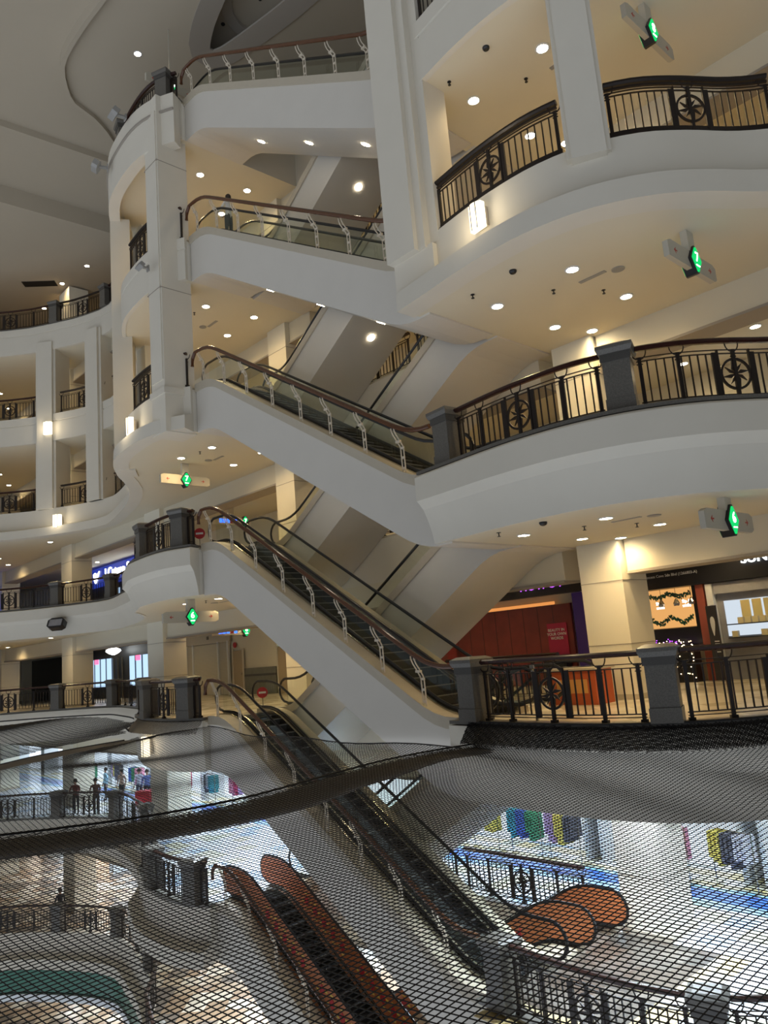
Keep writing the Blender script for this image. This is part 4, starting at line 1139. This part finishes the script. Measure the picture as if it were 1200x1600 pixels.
# ------------------------------------------------------------------ people
def person(x, y, z, face, label, top, bottom, hair=(.02, .015, .012), pose='stand', hgt=1.68, topm=None):
    t = thing('person', label, 'person', (x, y, z), face)
    s = hgt/1.70
    V = []; E = []; R = []
    def v(p, r, par=None):
        V.append(tuple(c*s for c in p)); R.append(r*s)
        if par is not None: E.append((par, len(V)-1))
        return len(V)-1
    lean = .12 if pose == 'lean' else 0
    pel = v((0, 0, .93), .13)
    w = v((0, -lean*.3, 1.08), .115, pel); ch = v((0, -lean*.7, 1.28), .135, w); nk0 = v((0, -lean, 1.42), .07, ch)
    nk = v((0, -lean, 1.47), .05, nk0); hd = v((0, -lean-.01, 1.56), .082, nk); hd2 = v((0, -lean, 1.63), .075, hd)
    stride = .13 if pose == 'walk' else .02
    for sg in (-1, 1):
        f = stride*sg
        hip = v((sg*.09, 0, .88), .095, pel); kn = v((sg*.10, -f*.9-.01, .50), .062, hip); an = v((sg*.10, -f+.01 if f >= 0 else -f+.03, .10), .042, kn); v((sg*.11, -f-.14, .04), .035, an)
        sh = v((sg*.17, -lean, 1.39), .055, ch)
        if pose == 'lean' or (pose == 'hold'):
            el = v((sg*.24, -.10-lean, 1.16), .042, sh); wr = v((sg*.17, -.32-lean, 1.12), .03, el); hn = v((sg*.14, -.40-lean, 1.12), .035, wr)
        else:
            el = v((sg*.25, .03, 1.12), .042, sh); wr = v((sg*.26, -.05, .88), .03, el); hn = v((sg*.26, -.07, .80), .033, wr)
        for q in range(4):
            b0 = Vector(V[hn])/s; dr = Vector((0, -.06, 0)) if pose in ('lean', 'hold') else Vector((0, -.02, -.07))
            v(tuple(b0+dr+Vector((.012*(q-1.5), 0, 0))), .009, hn)
        b0 = Vector(V[hn])/s; v(tuple(b0+Vector((-sg*.035, -.03, -.01))), .01, hn)
    me = bpy.data.meshes.new('body'); me.from_pydata(V, E, []); o = link('body', me, t)
    md = o.modifiers.new('skin', 'SKIN'); 
    for i, sv in enumerate(me.skin_vertices[0].data): sv.radius = (R[i], R[i]*(.85 if i in (0, 1, 2) else 1))
    me.skin_vertices[0].data[0].use_root = True
    o.modifiers.new('sub', 'SUBSURF').levels = 1; o.modifiers['sub'].render_levels = 1
    bpy.context.view_layer.update()
    nm = bpy.data.meshes.new_from_object(o.evaluated_get(bpy.context.evaluated_depsgraph_get()))
    o.modifiers.clear(); o.data = nm
    nm.materials.clear()
    nm.materials.append(skin); mt = topm or mat('shirt', top, .8); mb = mat('trousers', bottom, .8); shoe = rubber
    for q in (mt, mb, shoe): nm.materials.append(q)
    for p in nm.polygons:
        c = p.center/s
        if c.z < .07: p.material_index = 3
        elif c.z < .93 and abs(c.x) < .21: p.material_index = 2
        elif c.z < 1.445 and not (abs(c.x) > .14 and ((pose in ('lean', 'hold') and c.y < -.27-lean) or (pose not in ('lean', 'hold') and c.z < .9))): p.material_index = 1
        else: p.material_index = 0
        p.use_smooth = True
    hm = bpy.data.materials.get('hair_dark') or mat('hair_dark', hair, .6)
    b = MB(); b.lathe([(.088, 1.56), (.098, 1.62), (.09, 1.68), (.055, 1.72), (.01, 1.735)], 12, cy=-lean+.018)
    ho = b.build('hair', hm, t, smooth=True); ho.scale = (s, s, s)
    return t
q = G(.35, .95)
person(q[0], q[1], 10+hE(.35), RZ-PI/2+.4, 'person in a white top and dark trousers at the level nine escalator head', (.7, .7, .68), (.03, .04, .05), pose='hold')
person(-15.95, 38.75, -5, .1, 'person in a dark red top leaning on the far level five balustrade, left of two', (.16, .04, .03), (.03, .03, .04), pose='lean')
person(-14.85, 38.4, -5, .2, 'person in a brown top leaning on the far level five balustrade, right of two', (.14, .07, .05), (.04, .04, .04), pose='lean')
person(-16.9, 39.1, -10, .9, 'person in dark clothes walking behind the far level four balustrade', (.02, .02, .025), (.02, .02, .03), pose='walk')
people = [(-13.5, 40.6, (.55, .6, .7), (.04, .05, .1), 'white shirt'), (-12.9, 40.0, (.08, .12, .3), (.02, .02, .03), 'navy shirt'), (-14.6, 41.2, (.35, .25, .2), (.03, .03, .03), 'tan top'), (-12.2, 40.9, (.1, .3, .2), (.03, .03, .04), 'green top'), (-15.8, 42.2, (.3, .5, .65), (.05, .06, .1), 'pale blue top')]
for i, (x, y, tcol, bcol, nm) in enumerate(people):
    person(x, y, -5, random.uniform(-1, 1), 'shopper in a %s in the group on far level five' % nm, tcol, bcol, pose='walk' if i % 2 else 'stand')
q = G(9.4, 6.9); person(q[0], q[1], -5, 0, 'shopper in a mustard top on level five at the right edge', (.6, .5, .1), (.1, .2, .35), pose='stand')
q = G(-15.8, 6.8); person(q[0], q[1], -5, 0, 'shopper in a red top on level five behind the left block', (.5, .05, .04), (.1, .1, .1), pose='stand')
q = G(3.6, 5.9); person(q[0], q[1], -10, .6, 'person in black standing beside the orange escalator boards on level four', (.02, .02, .03), (.02, .02, .03), pose='hold')

# ------------------------------------------------------------------ light, world, camera
w = bpy.data.worlds.new('world'); sc.world = w; w.use_nodes = True
nt = w.node_tree; bg = nt.nodes['Background']
tc = nt.nodes.new('ShaderNodeTexCoord'); sp = nt.nodes.new('ShaderNodeSeparateXYZ'); cr = nt.nodes.new('ShaderNodeValToRGB')
mp = nt.nodes.new('ShaderNodeMapRange'); mp.inputs['From Min'].default_value = -1; mp.inputs['From Max'].default_value = 1
nt.links.new(tc.outputs['Generated'], sp.inputs[0]); nt.links.new(sp.outputs['Z'], mp.inputs[0]); nt.links.new(mp.outputs[0], cr.inputs[0]); nt.links.new(cr.outputs[0], bg.inputs[0])
cr.color_ramp.elements[0].color = (.80, .88, 1.0, 1); cr.color_ramp.elements[0].position = .34
cr.color_ramp.elements[1].color = (.03, .024, .018, 1); cr.color_ramp.elements[1].position = .56
bg.inputs[1].default_value = .62

cam = bpy.data.cameras.new('camera'); co = bpy.data.objects.new('camera', cam); C.objects.link(co)
cam.sensor_fit = 'VERTICAL'; cam.sensor_height = 36; cam.lens = 1202/1600*36; cam.clip_end = 300; cam.clip_start = .05
pi_, ro = .179, .083
f = Vector((0, math.cos(pi_), math.sin(pi_))); u = Vector((0, -math.sin(pi_), math.cos(pi_))); r = Vector((1, 0, 0))
r2 = math.cos(ro)*r-math.sin(ro)*u; u2 = math.sin(ro)*r+math.cos(ro)*u
M = Matrix((r2, u2, -f)).transposed().to_4x4(); M.translation = Vector((0, 0, 1.5)); co.matrix_world = M
sc.camera = co
sc.view_settings.view_transform = 'Standard'; sc.view_settings.look = 'None'; sc.view_settings.gamma = 1; sc.view_settings.exposure = .72
sc.view_settings.use_curve_mapping = False
sc.cycles.use_denoising = True
sc.cycles.max_bounces = 6; sc.cycles.diffuse_bounces = 3; sc.cycles.transparent_max_bounces = 12; sc.cycles.glossy_bounces = 3
sc.cycles.sample_clamp_indirect = 4
